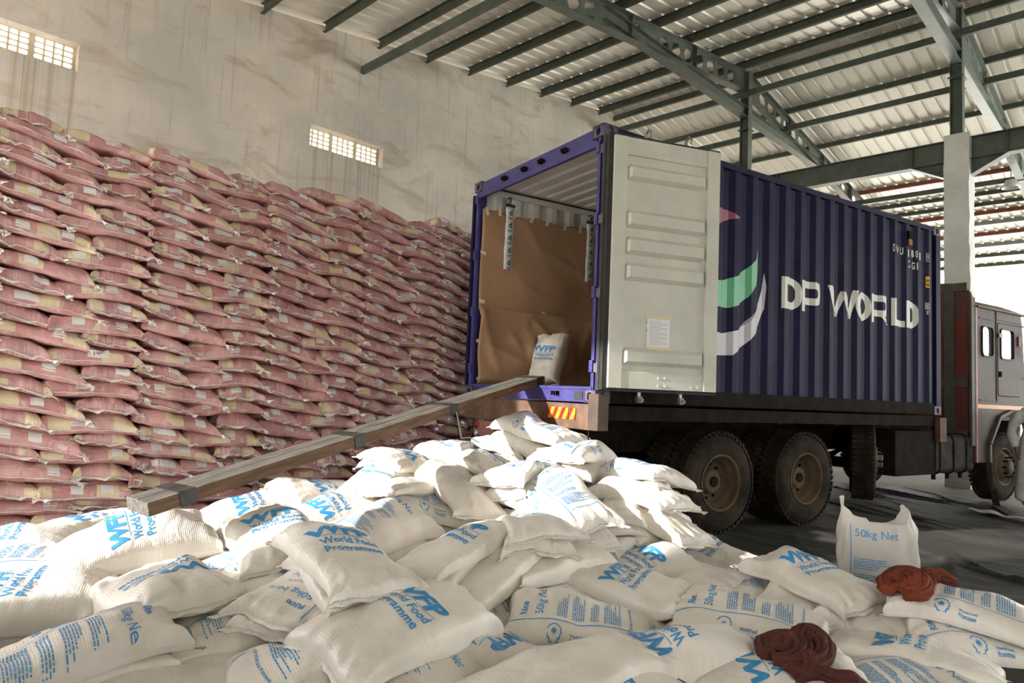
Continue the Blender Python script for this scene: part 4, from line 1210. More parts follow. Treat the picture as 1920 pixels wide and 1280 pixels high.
on_side(([(5.722, 1.72), (5.778, 1.72), (5.778, 1.875), (5.722, 1.875)], [(0, 1, 2, 3)]), None, 'yellow_notice', M_YEL, cont, native=1)
for z0, z1 in ((1.80, 1.835), (1.74, 1.775)):
    for k in range(3):
        o = on_side(([(5.729 + k * .016, z0), (5.740 + k * .016, z0), (5.740 + k * .016, z1), (5.729 + k * .016, z1)], [(0, 1, 2, 3)]), None, 'notice_print', M_INKB, cont, native=1)
        for v in o.data.vertices: v.co.x += .002
on_side(frame2d(5.715, 5.742, 1.42, 1.515, .006), None, 'marking', M_WHITE, cont, native=1); on_side(frame2d(5.747, 5.775, 1.42, 1.515, .006), None, 'marking', M_WHITE, cont, native=1)
word('I', 5.726, 5.732, 1.44, 1.495); word('C', 5.755, 5.768, 1.44, 1.495); word('87', 5.733, 5.772, 1.352, 1.405)
# the swoosh emblem, partly behind the open door
def px_side(pts):
    out = []
    for l, z in pts: out.append((l, z))
    return out, [tuple(range(len(out)))]
on_side(px_side([(.95, 1.33), (1.25, 1.31), (1.52, 1.305), (1.70, 1.33), (1.90, 1.40), (2.06, 1.50), (2.17, 1.60), (2.235, 1.735), (2.24, 1.49), (2.18, 1.32), (2.08, 1.19), (1.93, 1.09), (1.78, 1.045), (1.52, 1.04), (1.2, 1.045), (.95, 1.05)]), None, 'green_swoosh', M_GREEN, cont, native=1)
on_side(px_side([(.95, .775), (1.2, .77), (1.52, .775), (1.70, .77), (1.93, .825), (2.11, .93), (2.24, 1.09), (2.32, 1.30), (2.345, 1.49), (2.37, 1.34), (2.35, 1.09), (2.24, .85), (2.05, .68), (1.83, .55), (1.6, .535), (1.52, .54), (1.2, .57), (.95, .60)]), None, 'pale_swoosh', M_LILAC, cont, native=1)
on_side(px_side([(1.0, 2.02), (1.3, 2.08), (1.52, 2.08), (1.75, 2.085), (1.93, 2.02), (1.78, 1.99), (1.65, 1.94), (1.52, 1.87), (1.2, 1.83), (1.0, 1.8)]), None, 'mauve_swoosh', M_MAUVE, cont, native=1)

# the right door, swung back almost flat along the side; its pale inner face shows
TH = math.radians(13)
MD = Matrix.Translation((.055, .012, 0)) @ Matrix.Rotation(-TH, 4, 'Z')      # door local: y along the width away from the hinge, x outwards (inner face of the door)
def D(v): return MD @ Vector(v)
DW_, DZ0, DZ1 = 1.17, .135, 2.455
door = MB().box(.0, .045, .03, DW_, DZ0, DZ1, MD).build('right_door', M_NAVY, cont)
vs, fs = [], []
prof = [(DZ0 + .0, 0)]
zz = [(.135, .020), (.285, .020), (.30, .0)]
ribs = [(.39, .515), (1.155, 1.29), (1.395, 1.53), (1.64, 1.775), (2.08, 2.20)]
pz = [(.30, 0.0)]
for a, b in ribs: pz += [(a - .035, 0.0), (a, .048), (b - .04, .048), (b, 0.0)]
pz.append((2.28, 0.0))
y0, y1 = .17, 1.03
for z, d in pz:
    for y, k in ((y0, 0), (y0 + .04, 1), (y1 - .05, 1), (y1, 0)): vs.append(D((.048 + d * k, y, z)))
for i in range(len(pz) - 1):
    for k in range(3): fs.append((i * 4 + k, i * 4 + k + 1, i * 4 + k + 5, i * 4 + k + 4))
o = mesh_obj('inner_panel', vs, fs, M_CREAM, door)
mb = MB()
mb.box(.046, .075, .035, .17, DZ0 + .01, DZ1 - .01, MD).box(.046, .078, 1.03, DW_ - .005, DZ0 + .01, DZ1 - .01, MD)
mb.box(.046, .068, .17, 1.03, DZ0 + .01, .30, MD).box(.046, .068, .17, 1.03, 2.28, DZ1 - .01, MD)
mb.build('inner_frame', M_CREAM, door, bevel=.004)
for yc, zc, dy in [(.585, 2.375, .035), (.935, 2.375, .035), (.585, .215, .035), (.935, .215, .035), (.43, .72, 0), (.80, .72, 0), (.53, 1.36, .03)]:
    mb = MB()
    for y in ((yc - dy, yc + dy) if dy else (yc,)):
        for z in ((zc - .035, zc + .035) if zc != 1.36 else (zc,)): mb.cyl(D((.070 if zc in (2.375, .215) else .051, y, z)), MD.to_3x3() @ Vector((1, 0, 0)), .012, .008, 10)
    mb.build('bolt_head_group', M_CREAM, door)
mb = MB()
mb.box(-.012, .050, -.012, .032, DZ0 - .01, DZ1 + .01, MD).box(.0, .05, .03, DW_ + .012, DZ0 - .018, DZ0, MD).box(.0, .05, .03, DW_ + .012, DZ1, DZ1 + .014, MD).box(.0, .05, DW_, DW_ + .014, DZ0, DZ1, MD)
mb.build('door_gasket', M_RUBBER, door)
mb = MB()
for y in (.42, .86):
    mb.tube([D((-.05, y, DZ0 - .10)), D((-.05, y, DZ1 + .10))], .017, 10)
    for z in (DZ1 + .09,): mb.tube([D((-.05, y, z)), D((-.005, y, z + .03)), D((.03, y + .01, z - .0)), D((.02, y + .01, z - .045))], .012, 6)
    for z in (DZ0 - .085,): mb.box(-.075, -.02, y - .022, y + .022, z - .03, z + .03, MD); mb.box(-.02, .02, y - .012, y + .012, z - .02, z + .01, MD)
mb.build('locking_bar', mat('galvanised_bar', (0.28, 0.28, 0.27), (0.4, 0.4, 0.38), scale=20, rough=.4, metal=.6), door)
# left door, folded back flat on the far side
MB().box(-CW - .075, -CW - .03, .02, 1.17, DZ0, DZ1).build('left_door', M_NAVY, cont)
# black door seals beside the right post
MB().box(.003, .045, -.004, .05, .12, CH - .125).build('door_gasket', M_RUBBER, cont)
for z in (.28, .96, 1.64, 2.30):
    MB().box(-.02, .02, -.014, .012, z, z + .08).cyl((.024, -.006, z + .04), (0, 0, 1), .012, .10, 10).build('door_hinge', M_CAST, cont)

# page taped to the inner door face
pg = empty('taped_page', MC @ MD); tag(pg, 'printed page stuck with masking tape on the pale inside of the open door', 'paper')
MB().box(.0515, .0525, .425, .665, .525, .800).build('page', M_PAGE, pg)
mb = MB()
for k in range(16): mb.box(.0527, .0530, .45, .45 + (.19 if k % 3 else .12), .55 + k * .0145, .5535 + k * .0145)
mb.build('page_print', mat('grey_print', (.25, .25, .26), rough=.6), pg)
MB().box(.0524, .0534, .41, .68, .79, .82).build('tape_strip', M_TAPE, pg)
MB().box(.0524, .0534, .41, .68, .505, .535).build('tape_strip', M_TAPE, pg)

# kraft paper lining of the left inside wall: an upper and a lower sheet
def paper(name, z0, z1, y0, y1, amp, seed, lab):
    rg = np.random.default_rng(seed); ny, nz = 150, 70
    Y = np.linspace(y0, y1, ny)[:, None] * np.ones((1, nz)); Z = np.linspace(z0, z1, nz)[None, :] * np.ones((ny, 1))
    Z = Z + (np.sin(Y * 9) * .018 + np.sin(Y * 23 + 1) * .008) * np.clip((Z - z1 + .3) / .3, 0, 1) * (1 if seed == 1 else .25)
    D_ = np.zeros_like(Y)
    for k in range(26):
        a = rg.uniform(0, np.pi) if seed == 2 else rg.uniform(.5, 1.3)
        cy, cz = rg.uniform(y0, min(y1, y0 + 3)), rg.uniform(z0, z1)
        s = (Y - cy) * math.cos(a) + (Z - cz) * math.sin(a); q = -(Y - cy) * math.sin(a) + (Z - cz) * math.cos(a)
        w_, l_ = rg.uniform(.03, .10), rg.uniform(.12, .5)
        D_ += rg.uniform(-.5, 1) * amp * np.exp(-np.abs(s) / w_) * np.exp(-(q / l_) ** 2)
    D_ += .35 * amp * (np.sin(4 * Y + 3 * Z) + np.sin(7 * Z - 3 * Y + 1))
    edge = np.clip((Z - z0) / .05, 0.15, 1) * np.clip((z1 - Z) / .05, 0.15, 1)
    X = -CW + .075 + np.maximum(D_, -.8 * amp) * edge + amp
    vs = np.stack([X, Y, Z], -1).reshape(-1, 3); I = np.arange(ny * nz).reshape(ny, nz)
    fs = list(map(tuple, np.stack([I[:-1, :-1].ravel(), I[1:, :-1].ravel(), I[1:, 1:].ravel(), I[:-1, 1:].ravel()], 1).tolist()))
    r = empty('kraft_paper_sheet', MC); tag(r, lab, 'paper')
    o = mesh_obj('paper_sheet', vs, fs, M_PAPER, r, smooth=True); s_ = o.modifiers.new('thick', 'SOLIDIFY'); s_.thickness = .002
    return r
ps1 = paper('a', 1.05, 2.265, .07, 5.9, .022, 1, 'upper brown kraft paper sheet taped along the inside wall of the container')
ps2 = paper('b', .155, 1.07, .06, 5.9, .075, 2, 'lower, more crumpled brown kraft paper sheet inside the container')
def tape(parent, y, z, a, l=.10, x=-CW + .115):
    M = Matrix.Translation((x, y, z)) @ Matrix.Rotation(a, 4, 'X')
    MB().box(0, .002, -.02, .02, -l / 2, l / 2, M).build('tape_piece', M_TAPE, parent)
for i, (y, z, a) in enumerate([(.12, 2.25, .3), (.30, 2.27, .1), (.52, 2.27, -.3), (.78, 2.26, -.5), (1.02, 2.26, -.4), (1.30, 2.25, -.3), (1.55, 2.26, .05), (1.8, 2.26, .1)]): tape(ps1, y, z, a)
for y, z, a in [(.08, 1.73, 1.2), (.09, 1.14, 1.4), (.09, 1.02, .3), (.08, .66, 1.5), (1.0, 1.07, 1.3), (.10, .20, 1.0)]: tape(ps2, y, z, a, .08, -CW + .135)

# desiccant strips hung from the lashing rings
def dstrip(y, label):
    r = empty('desiccant_strip', MC @ Matrix.Translation((-CW + .14, y, 2.40))); tag(r, label, 'moisture absorber', 'desiccant strips in the container')
    n = 12; vs, fs = [], []
    for i in range(n + 1):
        z = -.03 - .80 * i / n; w = .058 + .004 * math.sin(i * 1.7); t = .012 + .006 * abs(math.sin(i * math.pi / 2.4))
        for k in range(10):
            a = 2 * math.pi * k / 10; vs.append((t * math.cos(a) + .006 * math.sin(i * .5), w * math.sin(a), z))
    for i in range(n):
        for k in range(10): fs.append((i * 10 + k, i * 10 + (k + 1) % 10, (i + 1) * 10 + (k + 1) % 10, (i + 1) * 10 + k))
    fs += [tuple(range(9, -1, -1)), tuple(range(n * 10, n * 10 + 10))]
    b = mesh_obj('strip_pouch', vs, fs, M_STRIP, r, smooth=True)
    for k in range(5):
        V, F = text_geo('d', .10, .004)
        z = -.16 - k * .155
        P = [(.0245, y_ - .025, z_ + z) for y_, z_ in V]
        mesh_obj('printed_letter', P, F, M_INKG, r)
        mb = MB()
        for q in range(3): mb.box(.0235, .0245, -.035 + .004 * q, .035 - .005 * q, z - .03 - q * .011, z - .025 - q * .011)
        mb.build('small_print', M_INKB, r)
    mb = MB().box(-.008, .022, -.062, .062, -.055, -.020); mb.build('clip_bar', M_RUBBER, r)
    mb = MB().tube([(0, 0, -.02), (.01, 0, .03), (.0, .015, .06), (-.02, 0, .075), (-.03, -.02, .05)], .007, 6); mb.build('hook', M_DARK, r)
    ring = [(-.03 + .0 * k, .03 * math.cos(2 * math.pi * k / 14), .055 + .03 * math.sin(2 * math.pi * k / 14)) for k in range(15)]
    MB().tube(ring, .006, 6).build('lashing_ring', M_WHITEIN, r)
dstrip(.43, 'desiccant strip hanging nearest to the container opening')
dstrip(1.70, 'desiccant strip hanging deeper in, beside the right door post')

# ------------------------------------------------------------------ the lorry
lor = empty('lorry', MC); tag(lor, 'old grey and red lorry that carries the navy container', 'lorry')
G0 = -(CAM_Z - 0.07282997)            # ground height in this frame
mb = MB()
for x in (-CW / 2 - .42, -CW / 2 + .42): mb.box(x - .04, x + .04, .12, 8.4, -.52, -.24).box(x - .09, x + .09, .12, 6.9, -.25, -.235)
for y in (.3, 1.2, 2.3, 3.6, 4.9, 6.2): mb.box(-CW / 2 - .4, -CW / 2 + .4, y - .05, y + .05, -.48, -.28)
mb.build('chassis_frame', M_DARK, lor)
mb = MB()
for y in (.55, 1.6, 2.65, 3.7, 4.75, 5.8): mb.box(-CW + .03, -.03, y - .05, y + .05, -.16, -.02)
mb.box(-.10, -.02, .10, 6.0, -.15, -.02).box(-CW + .02, -CW + .10, .10, 6.0, -.15, -.02).box(-CW / 2 - .5, -CW / 2 - .36, .1, 6.1, -.24, -.05).box(-CW / 2 + .36, -CW / 2 + .5, .1, 6.1, -.24, -.05)
mb.build('load_bed_frame', M_DARK, lor)
bmp = MB().box(-CW + .02, .03, -.015, .12, -.245, -.010).build('rear_beam', M_BUMP, lor, bevel=.006)
MB().box(.03, .17, -.10, .02, -.235, .085).build('beam_end_plate', mat('dark_brown_plate', (.050, .032, .022), (.08, .05, .035), scale=8, rough=.7), bmp, bevel=.004)
# red and orange warning board
hz = MB()
for part, (xa, xb) in enumerate(((-.69, -.36), (-.34, -.25))):
    z0, z1 = -.16, -.055
    hz.cur = 0; hz.box(xa, xb, -.022, -.017, z0, z1)
    hz.cur = 1
    for k in range(6):
        x0 = -.80 + k * .115
        poly = [(x0, z0), (x0 + .055, z0), (x0 + .115, z1), (x0 + .06, z1)]
        # clip against the board
        P = [Vector((p[0], 0, p[1])) for p in poly]
        bm = bmesh.new(); bm.faces.new([bm.verts.new(p) for p in P])
        for co, no in (((xa, 0, 0), (-1, 0, 0)), ((xb, 0, 0), (1, 0, 0))): bmesh.ops.bisect_plane(bm, geom=bm.verts[:] + bm.edges[:] + bm.faces[:], plane_co=co, plane_no=no, clear_outer=True)
        if bm.faces:
            f = bm.faces[:][0]; hz.add([(v.co.x, -.0235, v.co.z) for v in f.verts], [tuple(range(len(f.verts)))])
        bm.free()
hz.build('warning_board', None, lor, mats=[M_REDREF, M_YEL], recalc=False)
MB().box(-2.08, -1.72, -.02, .05, -.44, -.265).build('tail_lamp_box', mat('dusty_pink_lamp_box', (.30, .13, .11), (.22, .10, .08), scale=6, rough=.6), lor, bevel=.01)
MB().box(-2.065, -2.03, -.028, -.018, -.34, -.28).build('tail_reflector', M_REDREF, lor)
MB().box(-CW + .15, -1.2, .25, .4, -.42, -.26).build('tow_crossbar', M_BUMP, lor)
mb = MB()
for x, n in ((-.10, 9), (-2.25, 10)):
    for k in range(n): mb.tube([(x + .008 * (k % 2), .02, -.25 - k * .03), (x - .008 * (k % 2), .02, -.285 - k * .03)], .007, 6)
mb.build('hanging_chain', M_DARK, lor)

def wheel(parent, M, steer=False, r=.525, w=.27, face='dish'):
    """tyre with tread blocks, rim and hub; local x is outwards"""
    prof = [(.285, .0), (.30, .012), (.36, .022), (.43, .018), (.475, -.002), (.505, -.030), (.512, -.045), (.512, -w + .045), (.505, -w + .03), (.43, -w - .018), (.30, -w - .012), (.285, -w)]
    prof = [(q[0] * r / .525, q[1]) for q in prof]
    t = MB().lathe(prof, (0, 0, 0), 'x', 56)
    n = 46
    for k in range(n):
        a = 2 * math.pi * k / n
        for side, (xa, xb, sk_) in enumerate(((-.004, -.085, .5), (-.095, -.165, -.4), (-.175, -w + .004, .5))):
            c0, c1 = a + (sk_ * .06), a + (sk_ * .06) + 2 * math.pi / n * .60
            R0, R1 = r * .955, r * 1.005
            P = []
            for R in (R0, R1):
                for xx, da in ((xa, 0), (xb, .035 * (1 if side % 2 else -1))):
                    for c_ in (c0, c1): P.append((xx - (.012 if (R == R0 and side == 0) else 0) + (.010 if R == R0 and side == 0 else 0), R * math.cos(c_ + da), R * math.sin(c_ + da)))
            t.add(P, [(0, 1, 3, 2), (4, 6, 7, 5), (0, 4, 5, 1), (2, 3, 7, 6), (0, 2, 6, 4), (1, 5, 7, 3)])
        # shoulder lug seen on the sidewall
        c0, c1 = a, a + 2 * math.pi / n * .5
        P = [(xx, R * math.cos(c_), R * math.sin(c_)) for R, xx in ((r * .915, .012), (r * 1.003, -.012)) for c_ in (c0, c1)] + [(xx - .03, R * math.cos(c_), R * math.sin(c_)) for R, xx in ((r * .915, .012), (r * 1.003, -.012)) for c_ in (c0, c1)]
        t.add(P, [(0, 1, 3, 2), (4, 6, 7, 5), (0, 4, 5, 1), (2, 3, 7, 6), (0, 2, 6, 4), (1, 5, 7, 3)])
    wh = t.build('wheel', M_TYRE, parent)
    wh.matrix_local = M
    for p in wh.data.polygons: p.use_smooth = len(p.vertices) == 4 and False
    if face == 'dish':
        rp = [(.292, .014), (.280, .020), (.268, .010), (.262, -.02), (.255, -.06), (.235, -.075), (.225, -.12), (.215, -.165), (.15, -.175), (.13, -.165), (.125, -.10), (.10, -.085), (.0, -.083)]
        MB().lathe([(a_ * r / .525, b_) for a_, b_ in rp], (0, 0, 0), 'x', 40).build('rim', M_RIM, wh, smooth=True)
        hb = MB()
        for k in range(10):
            a = 2 * math.pi * k / 10; hb.cyl((-.165, .175 * math.cos(a), .175 * math.sin(a)), (1, 0, 0), .015, .03, 6)
        hb.cyl((-.078, 0, 0), (1, 0, 0), .055, .02, 12)
        hb.build('wheel_nuts', M_DARK, wh)
    else:
        rp = [(.292, .014), (.280, .018), (.268, .008), (.255, -.04), (.22, -.02), (.19, .03), (.16, .045), (.12, .05), (.11, .09), (.07, .11), (0, .11)]
        MB().lathe([(a_ * r / .525, b_) for a_, b_ in rp], (0, 0, 0), 'x', 40).build('rim', M_RIM, wh, smooth=True)
        hb = MB()
        for k in range(10):
            a = 2 * math.pi * k / 10; hb.cyl((.07, .15 * math.cos(a), .15 * math.sin(a)), (1, 0, 0), .014, .07, 6)
        hb.build('wheel_nuts', M_DARK, wh)
    return wh
ZC = G0 + .525
T = Matrix.Translation; R = Matrix.Rotation
for y in (1.70, 3.12):
    wheel(lor, T((-.03, y, ZC)) @ R(.2, 4, 'X')); wheel(lor, T((-.36, y, ZC)))
    for x in (-CW + .03, -CW + .36): wheel(lor, T((x, y, ZC)) @ R(math.pi, 4, 'Z'))
    MB().tube([(-CW + .3, y, ZC), (-.3, y, ZC)], .09, 12).build('axle', M_DARK, lor)
    MB().lathe([(.0, -.26), (.17, -.2), (.22, 0), (.17, .2), (0, .26)], (-CW / 2, y, ZC), 'x', 20).build('axle_housing', M_DARK, lor, smooth=True)
wheel(lor, T((-.14, 4.66, ZC + .17)) @ R(math.radians(32), 4, 'Z'), r=.50, w=.25, face='bolt')
wheel(lor, T((-CW + .14, 4.66, ZC + .02)) @ R(math.pi, 4, 'Z'), face='bolt')
MB().tube([(-CW + .3, 4.66, ZC + .1), (-.3, 4.66, ZC + .1)], .07, 12).build('axle', M_DARK, lor)
wheel(lor, T((-.06, 8.02, ZC + .02)), r=.515, face='bolt'); wheel(lor, T((-CW + .06, 8.02, ZC + .02)) @ R(math.pi, 4, 'Z'), r=.515, face='bolt')
MB().tube([(-CW + .2, 8.02, ZC), (-.2, 8.02, ZC)], .07, 12).build('axle', M_DARK, lor)
# leaf springs
for x in (-CW / 2 - .48, -CW / 2 + .48):
    for y0 in (2.4, 4.66, 8.02):
        mb = MB()
        for k in range(5): mb.tube([(x, y0 - .62 + k * .09, -.44 - k * .02 + .0), (x, y0, -.56 - k * .02), (x, y0 + .62 - k * .09, -.44 - k * .02)], .014, 6)
        mb.build('leaf_spring', M_DARK, lor)
# fuel tank with straps, dark locker behind it
def rbox(name, x0, x1, y0, y1, z0, z1, r_, m, parent):
    prof = []
    for cx, cz, a0 in ((x1 - r_, z1 - r_, 0), (x0 + r_, z1 - r_, 90), (x0 + r_, z0 + r_, 180), (x1 - r_, z0 + r_, 270)):
        for k in range(6):
            a = math.radians(a0 + 18 * k); prof.append((cx + r_ * math.cos(a), cz + r_ * math.sin(a)))
    return MB().prism([(p[0], y0, p[1]) for p in prof], (0, y1 - y0, 0)).build(name, m, parent, bevel=.015)
M_TANK = mat('scratched_dark_tank', (0.014, 0.013, 0.010), (0.045, 0.040, 0.034), scale=5, rough=.7, spec=.15, bump=.2, bscale=20)
tk = rbox('fuel_tank', -.60, -.015, 5.95, 7.0, -.80, -.27, .09, M_TANK, lor)
for y in (6.05, 6.42, 6.78):
    rbox('tank_strap', -.615, .0, y - .025, y + .025, -.815, -.255, .10, M_DARK, tk)
    MB().box(-.12, -.08, y - .02, y + .02, -.88, -.81).cyl((-.10, y, -.87), (0, 1, 0), .012, .09, 6).build('strap_bracket', M_DARK, tk)
MB().box(-.58, -.02, 4.95, 5.92, -.80, -.22).build('side_locker', M_DARK, lor, bevel=.01)  # near-black colour takes in the container's shade
MB().box(-.02, .05, 5.93, 6.10, -.36, -.035).build('bed_end_post', M_BUMP, lor, bevel=.004)
# headboard behind the cab
hb_pts = [(-CW + .0, -.42), (0.0, -.42), (0.0, 1.70), (-.03, 1.80), (-.09, 1.88), (-.20, 1.94), (-.45, 1.97), (-CW + .45, 1.97), (-CW + .2, 1.94), (-CW + .03, 1.80), (-CW, 1.70)]
hbd = MB().prism([(x, 6.93, z) for x, z in hb_pts], (0, .06, 0)).build('headboard', M_RED, lor)
mb = MB(); M_FRM = mat('dark_olive_frame_paint', (.045, .045, .033), (.07, .065, .05), scale=6, rough=.6)
for x in (-.30, -.95, -1.6, -2.2): mb.box(x - .07, x + .07, 6.905, 6.93, -.42, 1.86)
mb.box(-CW + .05, -.05, 6.90, 6.93, .42, .54).box(-CW + .05, -.05, 6.90, 6.93, -.42, -.22).box(-CW + .05, -.05, 6.90, 6.93, 1.82, 1.94).box(-.02, .015, 6.89, 7.0, -.42, 1.72)
mb.build('headboard_frame', M_FRM, hbd)
for x in (-.62,):
    MB().cyl((x, 6.925, 1.52), (0, 1, 0), .055, .012, 20).build('round_badge', mat('pale_disc', (.28, .17, .14), rough=.6), hbd)
# cab
cab = empty('cab', MC); cab.parent = None
bpy.data.objects.remove(cab)
YB, YF = 7.02, 8.62
side = [(YB, -.66), (7.36, -.66), (7.36, -.40), (7.68, .0), (8.05, .09), (8.36, .04), (8.60, -.12), (YF, -.2), (8.64, .35), (8.60, .62), (8.52, 1.45), (8.47, 1.60), (YB, 1.60)]
M_IN = mat('cab_inside', (.10, .09, .08), rough=.7)
def panel_with_holes(name, outer, holes, xo, th, m, parent):
    import mathutils
    pts = [Vector((p[0], p[1], 0)) for p in outer]; loops = [pts] + [[Vector((h[0], h[1], 0)) for h in hh] for hh in holes]
    tri = mathutils.geometry.tessellate_polygon(loops); flat = [p for l in loops for p in l]; n = len(flat)
    vs = [(xo, p.x, p.y) for p in flat] + [(xo - th, p.x, p.y) for p in flat]; fs = [tuple(t) for t in tri] + [tuple(i + n for i in reversed(t)) for t in tri]
    k = 0
    for l in loops:
        for i in range(len(l)): fs.append((k + i, k + (i + 1) % len(l), k + (i + 1) % len(l) + n, k + i + n))
        k += len(l)
    o = mesh_obj(name, vs, fs, m, parent)
    bm = bmesh.new(); bm.from_mesh(o.data); bmesh.ops.recalc_face_normals(bm, faces=bm.faces); bm.to_mesh(o.data); bm.free()
    return o
def rrect(y0, y1, z0, z1, r_):
    out = []
    for cy, cz, a0 in ((y1 - r_, z1 - r_, 0), (y0 + r_, z1 - r_, 90), (y0 + r_, z0 + r_, 180), (y1 - r_, z0 + r_, 270)):
        for k in range(5):
            a = math.radians(a0 + 22.5 * k); out.append((cy + r_ * math.cos(a), cz + r_ * math.sin(a)))
    return out
win1 = rrect(7.19, 7.53, .885, 1.325, .07)
dwin = rrect(7.77, 8.20, .875, 1.325, .06)
dhole = rrect(7.68, 8.42, .31, 1.415, .05)
cs = panel_with_holes('cab_side', side, [win1, dhole], .012, .05, M_GREYCAB, lor)
panel_with_holes('cab_side', side, [win1, dhole], -CW + .04, .05, M_GREYCAB, lor)
dr = panel_with_holes('cab_door', rrect(7.69, 8.41, .32, 1.405, .045), [dwin], .020, .04, M_GREYCAB, lor)
panel_with_holes('cab_door', rrect(7.69, 8.41, .32, 1.405, .045), [dwin], -CW + .03, .04, M_GREYCAB, lor)
MB().box(.020, .045, 7.71, 7.75, .60, .68).build('door_handle', M_DARK, dr)
M_RH = mat('red_hinge_paint', (.25, .03, .02), rough=.5)
MB().box(.018, .05, 7.66, 7.76, 1.19, 1.25).build('door_hinge', M_RH, dr)
MB().box(.018, .04, 8.33, 8.42, 1.10, 1.25).build('door_lock_plate', M_RH, dr)
for hole, nm, pr in ((win1, 'side_window', cs), (dwin, 'door_window', dr)):
    MB().prism([(-.004, y, z) for y, z in hole], (.004, 0, 0)).build(nm, M_GLASS, pr)
    mb = MB()
    for i in range(len(hole)):
        a, b = hole[i], hole[(i + 1) % len(hole)]; mb.bar((.024, a[0], a[1]), (.024, b[0], b[1]), .018, .018)
    mb.build('window_seal', M_RUBBER, pr)
mb = MB()
for seg in ([(7.12, .24), (7.62, .24)], [(7.12, 1.44), (7.62, 1.44)], [(7.66, 1.46), (8.40, 1.46)]): mb.bar((.016, seg[0][0], seg[0][1]), (.016, seg[1][0], seg[1][1]), .014, .014)
mb.bar((.016, 7.645, .22), (.016, 7.645, 1.58), .014, .014)
mb.build('panel_seam', M_FRM, cs)
MB().box(.010, .017, 7.05, 8.60, .118, .176).build('orange_stripe', M_ORANGE, cs)
ar = [(7.36, -.40), (7.68, .0), (8.05, .09), (8.36, .04)]
mb = MB()
for a, b in zip(ar[:-1], ar[1:]): mb.bar((.03, a[0], a[1]), (.03, b[0], b[1]), .06, .05)
mb.bar((.03, 7.36, -.66), (.03, 7.36, -.40), .06, .05)
mb.build('wheel_arch_trim', M_GREYCAB, cs)
MB().box(-.005, .02, YB - .02, YB + .03, -.66, 1.62).build('corner_trim', mat('pink_red_trim', (.30, .09, .08), (.2, .06, .05), scale=8, rough=.5), cs)
# cab roof, front, back, floor
rp = []
for x, dz in ((-CW - .01, 0), (-CW + .03, .06), (-CW + .16, .12), (-CW + .5, .155), (-CW / 2, .17), (-.5, .155), (-.16, .12), (-.03, .06), (.03, 0)): rp.append((x, dz))
vs = []; fs = []
ys = [(YB, 1.0), (8.25, 1.0), (8.45, .78), (8.56, .4), (8.60, .05)]
for y, k in ys:
    for x, dz in rp: vs.append((x, y, 1.60 + dz * k))
n = len(rp)
for i in range(len(ys) - 1):
    for k in range(n - 1): fs.append((i * n + k, i * n + k + 1, (i + 1) * n + k + 1, (i + 1) * n + k))
o = mesh_obj('cab_roof', vs, fs, M_CABROOF, lor, smooth=True); s_ = o.modifiers.new('t', 'SOLIDIFY'); s_.thickness = .02
MB().box(-.01, .045, YB, 8.60, 1.585, 1.61).build('rain_gutter', M_FRM, o)
MB().box(-CW + .05, -.05, YB, YB + .03, -.1, 1.6).build('cab_back', M_IN, lor)
MB().box(-CW + .05, -.05, YF - .12, YF - .04, -.45, .72).box(-CW + .05, -.05, 8.46, 8.50, 1.45, 1.6).box(-CW / 2 - .03, -CW / 2 + .03, 8.48, 8.56, .7, 1.5).build('cab_front', M_GREYCAB, lor)
MB().prism([(-CW + .06, 8.565, .74), (-.06, 8.565, .74), (-.06, 8.49, 1.45), (-CW + .06, 8.49, 1.45)], (0, .006, 0)).build('windscreen', M_GLASS, lor)
MB().box(-CW + .05, -.05, YB, 8.5, -.05, .12).build('cab_floor', M_IN, lor)
MB().box(-.75, -.25, 7.35, 7.8, .12, .45).box(-.75, -.25, 7.30, 7.42, .45, .95).build('driver_seat', M_IN, lor, bevel=.03)
mb = MB().tube([(.0, 8.55, 1.42), (.14, 8.66, 1.46), (.20, 8.70, 1.30), (.20, 8.70, .70), (.02, 8.62, .60)], .012, 6).box(.14, .24, 8.69, 8.71, .95, 1.32)
mb.build('mirror', M_DARK, lor)
MB().box(-CW, .02, YF - .02, YF + .12, -.70, -.42).build('front_bumper', M_GREYCAB, lor, bevel=.02)
# spare bundle tied on the tank
gl = MB().lathe([(0, -.10), (.05, -.09), (.075, -.03), (.08, .03), (.055, .09), (0, .10)], (-.14, 6.22, -.16), 'y', 12).build('rag_bundle', mat('grey_rag', (.16, .15, .13), (.10, .09, .08), scale=12, rough=.9), smooth=True)
gl.data.transform(MC); tag(gl, 'grey rag bundle tied on top of the dark fuel tank', 'rag')
# ------------------------------------------------------------------ loading plank
up_c = MC @ Vector((-1.10, .02, .192)); lo_c = Vector((-4.22, 1.36, 0.63))
dv = (up_c - lo_c).normalized()
up_c = up_c + dv * .10
x_ = dv.cross(Vector((0, 0, 1))).normalized(); z_ = x_.cross(dv).normalized()
MP = Matrix((( x_.x, dv.x, z_.x, lo_c.x), (x_.y, dv.y, z_.y, lo_c.y), (x_.z, dv.z, z_.z, lo_c.z), (0, 0, 0, 1)))
LP = (up_c - lo_c).length
plk = empty('loading_plank', MP); tag(plk, 'long thick timber plank sloping from the white sacks up to the container sill', 'plank')
for k, (xa, xb) in enumerate(((-.135, -.0015), (.0015, .135))):
    mb = MB(); mb.box(xa, xb, 0 if k else .012, LP - .01 * k, -.04, .04)
    o = mb.build('board', None, plk, mats=[M_WOOD_T, M_WOOD_S], bevel=.006)
    for p in o.data.polygons: p.material_index = 0 if p.normal.z > .5 or abs(p.normal.y) > .5 else 1
for y in (.18, 1.50, 2.58, LP - .16):
    mb = MB().box(-.140, .140, y, y + .10, .04, .045).box(.135, .140, y, y + .10, -.045, .045).box(-.140, -.135, y, y + .10, -.045, .045).box(-.140, .140, y, y + .10, -.045, -.04)
    mb.build('iron_band', M_IRON, plk)
